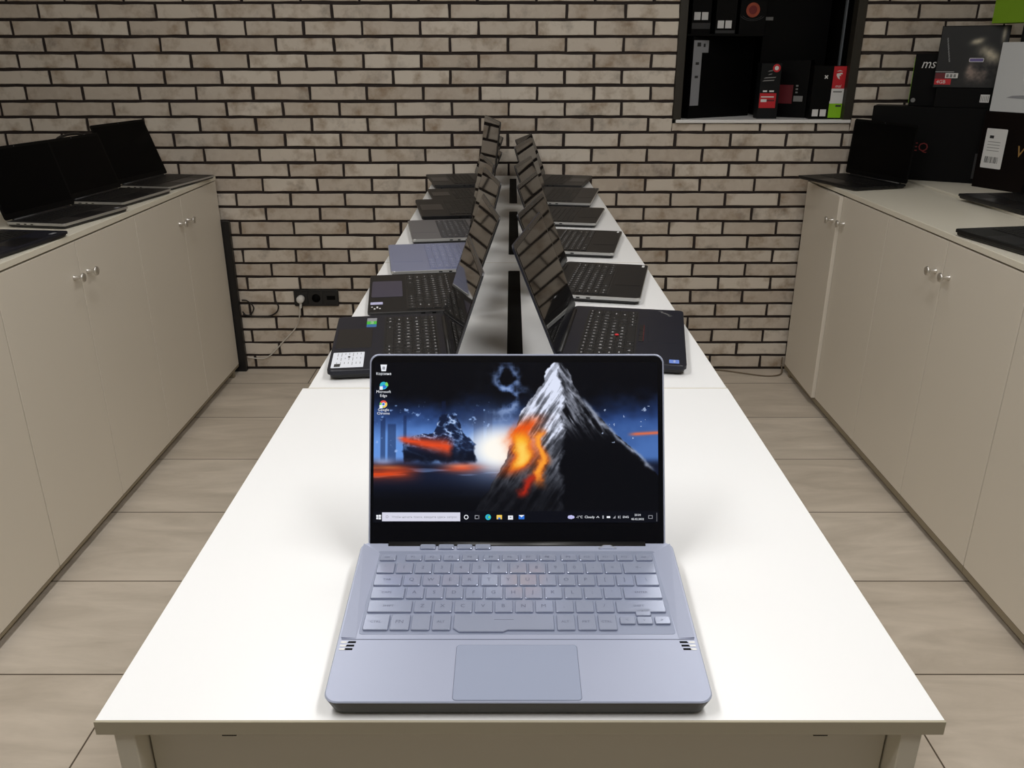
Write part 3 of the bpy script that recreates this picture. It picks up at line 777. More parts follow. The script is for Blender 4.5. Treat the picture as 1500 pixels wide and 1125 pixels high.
    lightf = lightf * (1 - .62 * sm(380, 560, y)) * (1 - .8 * sm(560, 720, y) * left)
    lightf = lightf * (.75 + .5 * n3)
    snow = (1 - sm(150, 330, y)); lightf = np.clip(lightf + snow * .35 * (.35 + .65 * left) * (.5 + n2), 0, 1.05)
    Cp = np.stack([lightf * 208 + 4, lightf * 213 + 5, lightf * 228 + 9], -1)
    a_ = inside[..., None]; C[:] = C * (1 - a_) + Cp * a_
    rim = np.exp(-((x - XR + 10 + jag) / 12) ** 2) * sm(230, 270, y) * (1 - sm(560, 600, y)); over((150, 158, 178), rim * (.35 + .8 * n3))
    # glowing seam on its lit flank
    gx_ = XL + 62 + 26 * np.sin(y / 38.0)
    fire = np.exp(-((x - gx_ + (n2 - .5) * 40) / 54) ** 2) * sm(300, 390, y) * (1 - sm(540, 640, y))
    over((232, 84, 22), fire * 1.1 * (.55 + .8 * st2_)); over((255, 196, 48), np.clip(fire * 1.6 - .72, 0, 1) * sm(380, 450, y)); over((255, 240, 150), np.clip(fire * 1.5 - 1.05, 0, 1) * sm(430, 480, y))
    gx2 = 850 + 14 * np.sin(y / 26.0)
    f2 = np.exp(-((x - gx2 + (n2 - .5) * 50) / 24) ** 2) * sm(370, 430, y) * (1 - sm(600, 690, y)); over((244, 112, 30), f2 * .95); over((255, 180, 60), np.clip(f2 * 1.5 - .8, 0, 1))
    f3 = np.exp(-((x - 800 + (y - 640) * .5 + (n2 - .5) * 40) / 22) ** 2) * sm(590, 630, y) * (1 - sm(690, 730, y)); over((190, 40, 22), f3 * .85)
    # sparks and a fiery streak low in the right sky
    over((230, 108, 66), np.exp(-((y - (412 - (x - 1330) * .06)) / 8) ** 2) * sm(1255, 1310, x) * .9)
    over((190, 206, 236), ((n3 > .80) & (x > 1130) & (y < 460) & (y > 280)) * .7)
    # task bar and its search field
    over((10, 12, 20), (y > 780) * 1.0)
    over((214, 214, 230), ((y > 786) & (y < 829) & (x > 108) & (x < 474)) * 1.0)
    C = np.clip(C / 255.0, 0, 1)
    return np.where(C <= 0.04045, C / 12.92, ((C + 0.055) / 1.055) ** 2.4)

def lit_display(parent, x0, x1, z0, z1):
    nx, ny = 420, 238
    me = bpy.data.meshes.new('display')
    xs = np.linspace(x0, x1, nx + 1); zs = np.linspace(z0, z1, ny + 1)
    X, Z = np.meshgrid(xs, zs)
    co = np.stack([X, np.full_like(X, -0.0007), Z], -1).reshape(-1, 3)
    i = np.arange(nx)[None, :] + np.arange(ny)[:, None] * (nx + 1)
    fc = np.stack([i, i + 1, i + nx + 2, i + nx + 1], -1).reshape(-1, 4)
    # back face and rim close the panel
    n0 = len(co)
    back = np.array([[x0, -0.0001, z0], [x1, -0.0001, z0], [x1, -0.0001, z1], [x0, -0.0001, z1]])
    me.from_pydata(np.concatenate([co, back]).tolist(), [], fc.tolist() + [[n0, n0 + 3, n0 + 2, n0 + 1]])
    at = me.color_attributes.new('picture', 'FLOAT_COLOR', 'CORNER')
    col = np.ones((len(fc) * 4 + 4, 4), np.float32)
    col[:len(fc) * 4, :3] = np.repeat(wallpaper(nx, ny).reshape(-1, 3), 4, axis=0)
    col[len(fc) * 4:, :3] = 0
    at.data.foreach_set('color', col.ravel())
    m = bpy.data.materials.new('lit screen picture'); m.use_nodes = True
    nt = m.node_tree; bs = nt.nodes['Principled BSDF']
    a = nt.nodes.new('ShaderNodeAttribute'); a.attribute_name = 'picture'
    bs.inputs['Base Color'].default_value = (0.004, 0.004, 0.005, 1); bs.inputs['Roughness'].default_value = 0.12
    bs.inputs['Specular IOR Level'].default_value = 0.25
    nt.links.new(a.outputs['Color'], bs.inputs['Emission Color']); bs.inputs['Emission Strength'].default_value = 1.0
    me.materials.append(m)
    o = link(bpy.data.objects.new('display', me)); o.parent = parent
    return o

CX = 0.0055
main = thing('laptop', 'silver laptop switched on, alone on the front table with a lit screen', 'laptop', (CX, 0.5365, TZ), 0)
MD = 0.222                                             # depth of its base
slope = lambda x, y: 0.012 * max(0.0, y) / 0.22
# base: dark tapered tub below, silver deck above
under = MB()
ua, ub = rrect(0.310, MD - 0.008, 0.010, 6, y0=0.004), rrect(0.3205, MD, 0.0115, 6, taper=0.022)
n = len(ua)
v = [(x, y, 0.0022) for x, y in ua] + [(x, y, 0.0150 + slope(x, y)) for x, y in ub]
under.add(v, [(i, (i + 1) % n, n + (i + 1) % n, n + i) for i in range(n)] + [tuple(reversed(range(n))), tuple(range(n, 2 * n))])
for fx in (-0.115, 0.115):
    for fy in (0.02, 0.195):
        under.box(fx - 0.02, fx + 0.02, fy - 0.004, fy + 0.004, 0.0, 0.0035 + slope(0, fy) * .6, 1)
under.build('underside', [M['main_under'], M['black_rubber']], main)
deck = MB()
deck.prism(rrect(0.3205, MD, 0.0115, 6, taper=0.022), 0.0151, 0.0165, 0.0009, 0, zfun=slope, chb=0.0)
bs = deck.build('base', M['main_silver'], main)
dz = lambda y: 0.0165 + slope(0, y)
# everything on the deck lies in its tilted plane
tilt = math.atan(0.012 / 0.22)
def on_deck(x, y): return T(x, y, dz(y)) @ RX(tilt)
Yo = main.location.y
def L2(xw, yw): return xw - CX, yw - Yo
# the crease under the keyboard, raised rim around the key field
cr = MB()
y0k = 0.610 - Yo
cr.box(-0.158, 0.158, -0.0004, 0.0004, 0.0, 0.00015, 0, on_deck(0, y0k))
cr.build('crease', M['main_legend'], bs)
for sx in (-1, 1):     # sloping side facets beside the key field
    fac = MB()
    ax, bx_ = L2(-0.1365, 0)[0], L2(0.1465, 0)[0]
    xin0 = (ax - 0.0035) if sx < 0 else (bx_ + 0.0035)
    xin1 = (ax + 0.000) if sx < 0 else (bx_ + 0.000)
    xo0, xo1 = sx * 0.1585, sx * 0.1605
    ya, yb = 0.6115 - Yo, 0.7535 - Yo
    pts = [(xin0, ya), (xo0, ya), (xo1, yb - 0.002), (xin1, 0.738 - Yo)]
    zz = [0.0002, 0.0012, 0.0026, 0.0002]
    v = [tuple((on_deck(px, py) @ Vector((0, 0, z_)))) for (px, py), z_ in zip(pts, zz)] + [tuple((on_deck(px, py) @ Vector((0, 0, -0.0008)))) for (px, py) in pts]
    fac.add(v, [(0, 1, 2, 3), (7, 6, 5, 4), (0, 4, 5, 1), (1, 5, 6, 2), (2, 6, 7, 3), (3, 7, 4, 0)])
    fac.build('side_facet', M['main_silver'], bs)
# keys
kbd = MB(); ka = L2(-0.1385, 0.6165); kb2 = L2(0.1485, 0.755)
kbd.prism(rrect(kb2[0] - ka[0], 0.7415 - 0.6165, 0.003, 3, x0=ka[0], y0=ka[1]), 0.0, 0.0002, M=T(0, 0, 0.0165) @ Matrix(((1, 0, 0, 0), (0, 1, 0, 0), (0, 0.012 / 0.22, 1, 0), (0, 0, 0, 1))))
kbo = kbd.build('keyboard', M['main_plate'], main)
def put_key(x0, x1, y0, y1, legend, size=None, hh=0.0020, poly=None):
    w_, d_ = x1 - x0, y1 - y0
    if poly:
        mb = MB(); mb.prism(poly, 0, hh, 0.00045, chb=0.0); mb.box(-0.009, 0.009, 0.004, 0.0044, hh, hh + 0.0001, 1)
        me = mb.mesh('key', [M['main_key'], M['main_legend']])
    else:
        me = key_mesh(w_, d_, legend, M['main_key'], M['main_legend'], hh, size)
    ko = link(bpy.data.objects.new('key', me)); ko.parent = kbo
    lx, ly = L2((x0 + x1) / 2, (y0 + y1) / 2)
    ko.matrix_local = on_deck(lx, ly) @ T(0, 0, 0.0002)
    return ko
for i in range(4):
    xx = -0.0956 + i * 0.0192; put_key(xx, xx + 0.0160, 0.7437, 0.7512, '')
fx_ = [-0.1347, -0.1083, -0.0891, -0.0698, -0.0506, -0.0288, -0.0096, 0.0096, 0.0288, 0.0504, 0.0694, 0.0886, 0.1078, 0.1275]
for x, lab in zip(fx_, ['esc'] + ['F%d' % i for i in range(1, 13)] + ['del']): put_key(x, x + 0.0163, 0.7238, 0.7335, lab)
def row_of(y0, y1, first, fl, x1, labs, last, ll, xend=0.1443):
    put_key(-0.1352, -0.1352 + first, y0, y1, fl)
    x = x1
    for c_ in labs:
        put_key(x, x + 0.0166, y0, y1, c_); x += 0.01905
    put_key(x, xend, y0, y1, ll)
row_of(0.7032, 0.7200, 0.0173, '`', -0.1160, '1234567890-=', 0, '<-')
row_of(0.6838, 0.7007, 0.0268, 'TAB', -0.1063, 'QWERTYUIOP[]', 0, '\\')
row_of(0.6644, 0.6811, 0.0318, 'CAPS', -0.1014, "ASDFGHJKL;'", 0, 'ENTER')
row_of(0.6447, 0.6612, 0.0412, 'SHIFT', -0.0918, 'ZXCVBNM,./', 0, 'SHIFT')
for x0, x1, lab in ((-0.1355, -0.1127, 'CTRL'), (-0.1111, -0.0936, 'FN'), (-0.0918, -0.0749, ''), (-0.0727, -0.0559, 'ALT'), (0.0417, 0.0581, 'ALT'), (0.0608, 0.0773, 'PRT'), (0.0797, 0.0963, 'CTRL')):
    put_key(x0, x1, 0.6205, 0.6415, lab)
put_key(-0.0532, 0.0389, 0.6180, 0.6415, '', poly=[(-0.046, -0.0068), (-0.0405, -0.0117), (-0.0005, -0.0117), (0.0035, -0.0093), (0.046, -0.0093), (0.046, 0.0117), (-0.046, 0.0117)])
for x0, y0, lab in ((0.1156, 0.6397, '^'), (0.0998, 0.6285, '<'), (0.1157, 0.6285, 'v'), (0.1320, 0.6285, '>')):
    put_key(x0, x0 + 0.0140, y0, y0 + 0.0098, lab)
# touchpad and its thin outline
tp = MB(); px0, py0 = L2(-0.0485, 0.5385); pw = 0.106; pdp = 0.0640
SH = Matrix(((1, 0, 0, 0), (0, 1, 0, 0), (0, 0.012 / 0.22, 1, 0), (0, 0, 0, 1)))
tp.prism(rrect(pw + 0.0008, pdp + 0.0008, 0.0034, 4, x0=px0 - 0.0004, y0=py0 - 0.0004), 0.0, 0.00012, 0, 1, M=T(0, 0, 0.0165) @ SH)
tp.prism(rrect(pw, pdp, 0.003, 4, x0=px0, y0=py0), 0.0001, 0.00035, 0.0001, 0, M=T(0, 0, 0.0165) @ SH)
tp.build('touchpad', [M['main_pad'], M['main_legend']], main)
# speaker slots at both sides
for sx in (-1, 1):
    g = MB()
    for k in range(3):
        y = 0.6065 - Yo - k * 0.0044
        xa, xb = (sx * 0.1445 + 0.0008 * k * sx, sx * 0.1520 + 0.0008 * k * sx)
        g.prism([(min(xa, xb), -0.0011), (max(xa, xb), -0.0011), (max(xa, xb) - (0.0 if sx < 0 else 0.001), 0.0011), (min(xa, xb) + (0.001 if sx < 0 else 0.0), 0.0011)], 0, 0.0002, M=on_deck(0, y))
        xc = sx * 0.1552
        g.box(xc - 0.0026, xc + 0.0026, -0.0011, 0.0009, 0, 0.0002, 1, on_deck(0, y))
    g.build('speaker_slot', [M['black_rubber'], M['lap_silver']], main)
# indicator lights and the chevron of the power key
ind = MB()
for k in range(4): ind.box(-0.003 + k * 0.006, -0.0012 + k * 0.006, -0.0005, 0.0005, 0, 0.0003, 0, on_deck(0, 0.752 - Yo))
ind.build('indicator_light', M['ink_white'], main)
pk = MB()
for a_, b_ in (((-0.0090, -0.0030), (-0.0035, 0.0022)), ((-0.0035, 0.0022), (0.0035, 0.0022)), ((0.0035, 0.0022), (0.0090, -0.0030))):
    d_ = Vector((b_[0] - a_[0], b_[1] - a_[1])); nn = Vector((-d_.y, d_.x)).normalized() * 0.0004
    pk.flat([(a_[0] - nn.x, a_[1] - nn.y), (b_[0] - nn.x, b_[1] - nn.y), (b_[0] + nn.x, b_[1] + nn.y), (a_[0] + nn.x, a_[1] + nn.y)], 0.0012, 0, on_deck(0.0945, 0.7485 - Yo))
pk.prism([(-0.0095, -0.0034), (0.0095, -0.0034), (0.0040, 0.0026), (-0.0040, 0.0026)], 0.0, 0.0011, 0.0004, 1, on_deck(0.0945, 0.7485 - Yo), chb=0.0)
pk.build('power_key', [M['lap_silver'], M['main_silver']], main)
hg = MB(); hg.lathe([(0.0050, -0.135), (0.0050, 0.135)], 16, M=T(0, MD - 0.004, 0.0255) @ RY(R(90))); hg.build('hinge', M['black_plastic'], main)
# lid
LW, LL, LT = 0.3135, 0.2085, 0.0062
lid = MB()
lid.prism(rrect(LW, LL, 0.0095, 6), 0.0, LT, 0.0009, 0, M=RX(R(90)) @ T(0, 0, -LT))
lo = lid.build('lid', M['main_silver'], main, (0.0, 0.752 - Yo, 0.0190 + slope(0, 0.2155) - 0.0092 + 0.0005), (-R(90 - 65.7), 0, 0))
lo.location.z = 0.958 - TZ
MB().prism(rrect(LW - 0.0036, LL - 0.0030, 0.0085, 6, y0=0.0012), 0.0, 0.00035, 0.0001, 0, M=RX(R(90))).build('bezel', M['bezel'], lo)
ox = -CX
lit_display(lo, -0.1462 + ox, 0.1552 + ox, 0.030, 0.1995)
YS = -0.0010
MS = lambda x, z: T(x + ox, YS, z) @ RX(R(90))
def shortcut(mb, x, z):
    mb.flat([(-0.0052, -0.0052), (-0.0018, -0.0052), (-0.0018, -0.0016), (-0.0052, -0.0016)], 0.0002, 3, MS(x, z))
# desktop icons with their captions
d = MB()
d.flat([(-0.0024, -0.0034), (0.0024, -0.0034), (0.0034, 0.0036), (-0.0034, 0.0036)], 0, 0, MS(-0.1362, 0.1935))
d.flat([(-0.0014, -0.0016), (0.0013, -0.0018), (0.0016, 0.0014), (-0.0012, 0.0016)], 0.0001, 1, MS(-0.1362, 0.1935))
d.text('Корзина', 0.0040, 0, MS(-0.1362, 0.1873)); d.build('desktop_icon', [M['e_white'], M['e_grey']], lo)
d = MB()
circ = lambda r_, a0=0, a1=360, n_=20: [(r_ * math.cos(R(a0 + (a1 - a0) * k / n_)), r_ * math.sin(R(a0 + (a1 - a0) * k / n_))) for k in range(n_ + (a1 - a0 != 360))]
d.flat(circ(0.0040), 0, 0, MS(-0.1362, 0.1748)); d.flat(circ(0.0020), 0.0001, 4, MS(-0.1355, 0.1738)); d.flat([(0, 0)] + circ(0.0039, -20, 60), 0.0001, 5, MS(-0.1352, 0.1752))
shortcut(d, -0.1352, 0.1755)
d.text('Microsoft', 0.0040, 3, MS(-0.1362, 0.1682)); d.text('Edge', 0.0040, 3, MS(-0.1362, 0.1640)); d.build('desktop_icon', [M['e_teal'], M['e_black'], M['e_black'], M['e_white'], M['e_blue'], M['e_lime']], lo)
d = MB()
for mi, a0 in ((0, 30), (1, 150), (2, 270)): d.flat([(0, 0)] + circ(0.0040, a0, a0 + 120, 8), 0, mi, MS(-0.1362, 0.1550))
d.flat(circ(0.0019), 0.0001, 3, MS(-0.1362, 0.1550)); d.flat(circ(0.0014), 0.0002, 4, MS(-0.1362, 0.1550)); shortcut(d, -0.1352, 0.1557)
d.text('Google', 0.0040, 3, MS(-0.1362, 0.1490)); d.text('Chrome', 0.0040, 3, MS(-0.1362, 0.1452)); d.build('desktop_icon', [M['e_red'], M['e_lime'], M['e_yellow'], M['e_white'], M['e_blue']], lo)
# task bar icons and lettering
zb = 0.0358
def icon(polys, mats, name='taskbar_icon'):
    d = MB()
    for k, (poly, x, mi) in enumerate(polys): d.flat(poly, 0.00005 * k, mi, MS(x, zb))
    return d.build(name, mats, lo)
q2 = lambda x0, x1, y0, y1: [(x0, y0), (x1, y0), (x1, y1), (x0, y1)]
icon([(q2(-0.0024, -0.0002, 0.0002, 0.0022), -0.1405, 0), (q2(0.0002, 0.0026, 0.0002, 0.0024), -0.1405, 0), (q2(-0.0024, -0.0002, -0.0022, -0.0002), -0.1405, 0), (q2(0.0002, 0.0026, -0.0024, -0.0002), -0.1405, 0)], [M['e_white']])
ring = lambda r0, r1: [(r1 * math.cos(R(k * 15)), r1 * math.sin(R(k * 15))) for k in range(25)] + [(r0 * math.cos(R(k * 15)), r0 * math.sin(R(k * 15))) for k in range(24, -1, -1)]
icon([(ring(0.0016, 0.0024), -0.0480, 0)], [M['e_white']])
icon([(q2(-0.0024, -0.0017, -0.002, 0.002), -0.0365, 0), (q2(-0.0024, 0.0010, 0.0013, 0.002), -0.0365, 0), (q2(-0.0024, 0.0010, -0.002, -0.0013), -0.0365, 0), (q2(0.0016, 0.0022, -0.002, 0.002), -0.0365, 0)], [M['e_grey']])
icon([(circ(0.0030), -0.0248, 0), (circ(0.0016), -0.0244, 1), (circ(0.0012), -0.0238, 2)], [M['e_teal'], M['e_blue'], M['e_lime']])
icon([(q2(-0.0028, 0.0028, -0.0022, 0.0022), -0.0130, 0), (q2(-0.0012, 0.0012, -0.0022, -0.0004), -0.0130, 1)], [M['e_yellow'], M['e_blue']])
icon([(q2(-0.0026, 0.0026, -0.0026, 0.0016), -0.0012, 0), (q2(-0.0012, 0.0012, -0.0012, 0.0004), -0.0012, 1), (ring(0.0010, 0.0015), -0.0012, 0)], [M['e_white'], M['e_grey']])
icon([(q2(-0.0030, 0.0030, -0.0022, 0.0022), 0.0104, 0), ([(-0.0030, 0.0022), (0, -0.0002), (0.0030, 0.0022)], 0.0104, 1)], [M['e_blue'], M['e_white']])
icon([(circ(0.0018), 0.0610, 0), (circ(0.0021), 0.0628, 0), (circ(0.0015), 0.0648, 0)], [M['e_lilac']])
icon([([(-0.0016, -0.0006), (-0.0012, -0.0010), (0, 0.0004), (0.0012, -0.0010), (0.0016, -0.0006), (0, 0.0012)], 0.0910, 0)], [M['e_white']])
icon([(q2(-0.0008, 0.0008, -0.0016, 0.0016), 0.0965, 0)], [M['e_grey']]); icon([(q2(-0.0018, 0.0018, -0.0010, 0.0010), 0.1022, 0)], [M['e_white']])
icon([([(-0.0014, -0.0014), (0.0014, -0.0014), (0.0014, 0.0016)], 0.1082, 0)], [M['e_grey']]); icon([(q2(-0.0016, -0.0002, -0.0012, 0.0012), 0.1138, 0), (q2(0.0004, 0.0010, -0.0016, 0.0016), 0.1138, 0)], [M['e_grey']])
icon([(q2(-0.0022, 0.0022, 0.0014, 0.0019), 0.1465, 0), (q2(-0.0022, 0.0022, -0.0017, -0.0012), 0.1465, 0), (q2(-0.0022, -0.0017, -0.0017, 0.0019), 0.1465, 0), (q2(0.0017, 0.0022, -0.0017, 0.0019), 0.1465, 0)], [M['e_grey']])
icon([(q2(-0.00015, 0.00015, -0.0045, 0.0045), 0.1532, 0)], [M['e_grey']])
d = MB(); d.text('Чтобы начать поиск, введите здесь запрос', 0.0033, 0, MS(-0.0920, zb)); d.build('search_prompt', M['e_grey'], lo)
d = MB(); d.flat(ring(0.0010, 0.0014), 0, 0, MS(-0.1315, zb + 0.0004)); d.build('search_icon', M['e_grey'], lo)
d = MB(); d.text('-1°C  Cloudy', 0.0036, 0, MS(0.0778, zb)); d.build('weather_text', M['e_white'], lo)
d = MB(); d.text('ENG', 0.0032, 0, MS(0.1205, zb)); d.build('language_text', M['e_white'], lo)
d = MB(); d.text('20:34', 0.0030, 0, MS(0.1330, zb + 0.0022)); d.text('05.02.2022', 0.0030, 0, MS(0.1330, zb - 0.0022)); d.build('clock_text', M['e_white'], lo)

# ------------------------------------------------------------------ boxes on the right
def boxthing(name, label, cat, loc, rz, w_, d_, h_, m, group=None):
    """box with its front face on local y = 0, x from 0 to w, depth into +y"""
    t = thing(name, label, cat, loc, rz, group)
    MB().box(0, w_, 0, d_, 0, h_, ch=0.0012).build('box_body', m, t)
    return t
def face(t, name, draw, mats, label=None):
    """printed matter on the front face: draw(mb, F) with F(x, z) giving a frame lying in the face"""
    mb = MB(); draw(mb, lambda x, z, e=0.0006: T(x, -e, z) @ RX(R(90)))
    o = mb.build(name, mats, t)
    if label: o['label'] = label
    return o
GB = 'product boxes stacked behind the right worktop'
ez = CT + 0.008
E1 = boxthing('product_box', 'large black box with dim red lettering, behind the far right laptop', 'box', (1.535, 3.718, ez), R(-29), 0.440, 0.132, 0.296, M['card_black'], GB)
face(E1, 'lettering', lambda mb, F: mb.text('EQ', 0.050, 0, F(0.205, 0.135)), [M['ink_dimred']])
face(E1, 'edge_strip', lambda mb, F: mb.box(0.415, 0.430, 0.02, 0.12, 0, 0.0004, 0, F(0, 0)), [M['ink_dark']])
def on_E1(s, d_, z): 
    v = Matrix.Rotation(R(-29), 3, 'Z') @ Vector((s, d_, 0)); return (1.535 + v.x, 3.718 + v.y, ez + 0.296 + z)
B1 = boxthing('product_box', 'black box with slanted white lettering, half hidden behind the grey-art box', 'box', on_E1(0.126, 0.078, 0), R(-29), 0.20, 0.05, 0.205, M['card_black'], GB)
face(B1, 'lettering', lambda mb, F: mb.text('msi', 0.052, 0, F(0.058, 0.165), shear=0.25, wide=0.9), [M['ink_white']])
face(B1, 'emblem', lambda mb, F: mb.flat(circ(0.009), 0, 0, F(0.016, 0.022)), [M['ink_grey']])
MB().box(-0.0015, 0.0, 0.004, 0.046, 0.01, 0.19).build('side_print', M['ink_green'], B1)
B2 = boxthing('product_box', 'low black box under the grey-art box', 'box', on_E1(0.228, 0.006, 0), R(-29), 0.210, 0.066, 0.075, M['card_black'], GB)
face(B2, 'sticker', lambda mb, F: (mb.box(0.165, 0.198, 0.022, 0.052, 0, 0.0003, 0, F(0, 0)), [mb.box(0.168 + i * 0.006, 0.170 + i * 0.006, 0.026, 0.046, 0.0003, 0.0005, 1, F(0, 0)) for i in range(5)]), [M['ink_white'], M['ink_grey']], 'white sticker')
B3 = boxthing('graphics_card_box', 'dark box with mottled grey artwork and a red size label', 'box', on_E1(0.212, 0.008, 0.0755), R(-29), 0.242, 0.062, 0.232, M['card_dark'], GB)
random.seed(11)
def blob(cx, cz, rx, rz_, n_=18, jit=0.2, rot=0.0):
    pts = []
    for k in range(n_):
        a = 2 * math.pi * k / n_; r_ = 1 + random.uniform(-jit, jit)
        x, z = rx * r_ * math.cos(a), rz_ * r_ * math.sin(a)
        pts.append((cx + x * math.cos(rot) - z * math.sin(rot), cz + x * math.sin(rot) + z * math.cos(rot)))
    return pts
def picture(parent, name, x0, x1, z0, z1, rgb, nx, ny):
    xs = np.linspace(x0, x1, nx + 1); zs = np.linspace(z0, z1, ny + 1); X, Z = np.meshgrid(xs, zs)
    co_ = np.stack([X, np.full_like(X, -0.0006), Z], -1).reshape(-1, 3)
    i_ = np.arange(nx)[None, :] + np.arange(ny)[:, None] * (nx + 1)
    fc = np.stack([i_, i_ + 1, i_ + nx + 2, i_ + nx + 1], -1).reshape(-1, 4)
    me = bpy.data.meshes.new(name); me.from_pydata(co_.tolist(), [], fc.tolist())
    at = me.color_attributes.new('picture', 'FLOAT_COLOR', 'CORNER')
    c_ = np.ones((len(fc) * 4, 4), np.float32); v_ = np.clip(rgb / 255.0, 0, 1)
    c_[:, :3] = np.repeat(np.where(v_ <= 0.04045, v_ / 12.92, ((v_ + 0.055) / 1.055) ** 2.4).reshape(-1, 3), 4, axis=0)
    at.data.foreach_set('color', c_.ravel())
    m = bpy.data.materials.new('printed artwork'); m.use_nodes = True; nt = m.node_tree
    a = nt.nodes.new('ShaderNodeAttribute'); a.attribute_name = 'picture'
    nt.links.new(a.outputs['Color'], nt.nodes['Principled BSDF'].inputs['Base Color']); nt.nodes['Principled BSDF'].inputs['Roughness'].default_value = 0.5
    me.materials.append(m); o = link(bpy.data.objects.new(name, me)); o.parent = parent
    return o
def abstract_art(nx, ny):
    # plain swirl of pale dust and grey rubble on a near-black ground
    U, V = np.meshgrid((np.arange(nx) + .5) / nx, (np.arange(ny) + .5) / ny)
    rg = np.random.RandomState(9)
    def nz(sc_, oct_=4):
        out = np.zeros_like(U); amp = 1; tot = 0
        for o in range(oct_):
            g = rg.rand(40, 40); gx = U * sc_ * 2 ** o; gy = V * sc_ * 2 ** o; ix = gx.astype(int); iy = gy.astype(int); fx = gx - ix; fy = gy - iy
            out += amp * ((g[iy % 40, ix % 40] * (1 - fx) + g[iy % 40, (ix + 1) % 40] * fx) * (1 - fy) + (g[(iy + 1) % 40, ix % 40] * (1 - fx) + g[(iy + 1) % 40, (ix + 1) % 40] * fx) * fy); tot += amp; amp *= .6
        return out / tot
    a, b_ = nz(6), nz(9)
    bl = lambda cx, cy, rx, ry, t=0.0: np.exp(-((((U - cx) * math.cos(t) + (V - cy) * math.sin(t)) / rx) ** 2 + ((-(U - cx) * math.sin(t) + (V - cy) * math.cos(t)) / ry) ** 2))
    dust = bl(.76, .55, .20, .10, -.55) + .9 * bl(.56, .76, .10, .05, .3) + .7 * bl(.93, .88, .035, .14)
    rub = bl(.72, .24, .20, .20) + .7 * bl(.52, .22, .07, .16)
    dust = np.clip(dust * (.35 + 1.3 * a), 0, 1)[..., None]; rub = np.clip(rub * (a * 1.9 - .45) * 1.3, 0, 1)[..., None]
    C = np.ones(U.shape + (3,)) * np.array([17, 19, 22.])
    C = C * (1 - rub) + np.array([146, 130, 122.]) * rub
    C = C * (1 - dust) + np.array([222, 212, 188.]) * dust
    ln = (np.abs(U - (.10 + (.80 - V) * .22)) < .009) & (V < .82) & (V > .42)
    C[ln] = (120, 122, 124)
    return C
picture(B3, 'artwork', 0.003, 0.239, 0.003, 0.229, abstract_art(110, 105), 110, 105)
face(B3, 'label', lambda mb, F: (mb.box(0.004, 0.064, 0.012, 0.034, 0, .0003, 0, F(0, 0, .0008)), mb.box(0.004, 0.040, 0.034, 0.056, 0, .0003, 2, F(0, 0, .0008)), mb.text('4GB', 0.019, 1, F(0.028, 0.022, .0013)), mb.box(0.002, 0.070, 0.060, 0.0615, 0, .0003, 1, F(0, 0, .0008))), [M['ink_red'], M['ink_white'], M['ink_maroon']], 'red size label')
face(B3, 'sticker', lambda mb, F: (mb.box(0.040, 0.086, 0.037, 0.056, 0, .0003, 0, F(0, 0, .0008)), [mb.box(0.044 + i * 0.013, 0.053 + i * 0.013, 0.040, 0.052, 0, .0002, 1, F(0, 0, .0012)) for i in range(3)]), [M['ink_white'], M['ink_grey']], 'white bar code sticker')
face(B3, 'badge', lambda mb, F: (mb.prism(rrect(0.052, 0.015, 0.004, 3, x0=0.116, y0=0.098), 0, .0003, M=F(0, 0, .0012)), mb.prism(rrect(0.048, 0.011, 0.003, 3, x0=0.118, y0=0.100), 0.0003, .0005, 0, 1, M=F(0, 0, .0012))), [M['ink_white'], M['ink_violet']])
# dark brown box with the white shipping label, and what stands on it
E2 = boxthing('product_box', 'dark brown box with a white bar code label, right of the red-lettered box', 'box', (1.868, 3.445, ez), R(-66), 0.46, 0.13, 0.291, M['card_brown'], GB)
def ship(mb, F):
    mb.prism(rrect(0.090, 0.150, 0.004, 3, x0=0.022, y0=0.078), 0, .0003, M=F(0, 0) )
    for i in range(12): mb.box(0.036 + i * 0.0050, 0.036 + i * 0.0050 + random.choice((.0015, .003)), 0.098, 0.122, .0003, .0005, 1, F(0, 0))
    mb.box(0.040, 0.058, 0.191, 0.202, .0003, .0005, 1, F(0, 0))
    for i in range(4): mb.box(0.036, 0.09, 0.144 + i * 0.011, 0.146 + i * 0.011, .0003, .0005, 2, F(0, 0))
face(E2, 'label', ship, [M['ink_white'], M['ink_dark'], M['ink_grey']], 'white shipping label with bar code')
face(E2, 'lettering', lambda mb, F: mb.text('W', 0.060, 0, F(0.190, 0.150), shear=0.2), [M['ink_gold']])
def on_E2(s, d_, z):
    v = Matrix.Rotation(R(-66), 3, 'Z') @ Vector((s, d_, 0)); return (1.868 + v.x, 3.445 + v.y, ez + 0.291 + z)
W1 = boxthing('laptop_box', 'white box with a slim grey picture, on top of the dark brown box', 'box', on_E2(0.012, 0.002, 0), R(-66), 0.42, 0.06, 0.250, M['card_white'], GB)
face(W1, 'printed_picture', lambda mb, F: mb.flat([(0.060, 0.052), (0.085, 0.060), (0.30, 0.075), (0.30, 0.045)], 0, 0, F(0, 0)), [M['sticker_silver']])
W2 = boxthing('product_box', 'dark box with violet print, standing behind the white box', 'box', on_E2(0.035, 0.066, 0), R(-66), 0.36, 0.055, 0.318, M['card_dark'], GB)
face(W2, 'artwork', lambda mb, F: (mb.flat(blob(0.10, 0.285, 0.030, 0.016, jit=.4), 0, 0, F(0, 0)), mb.flat(blob(0.02, 0.275, 0.006, 0.020, jit=.4), 0, 1, F(0, 0))), [M['ink_violet'], M['art_grey']])
G1 = boxthing('product_box', 'lime green box in the top right corner, above the white box', 'box', on_E2(-0.075, 0.030, 0.3185), R(-66), 0.38, 0.10, 0.16, M['card_green'], GB)

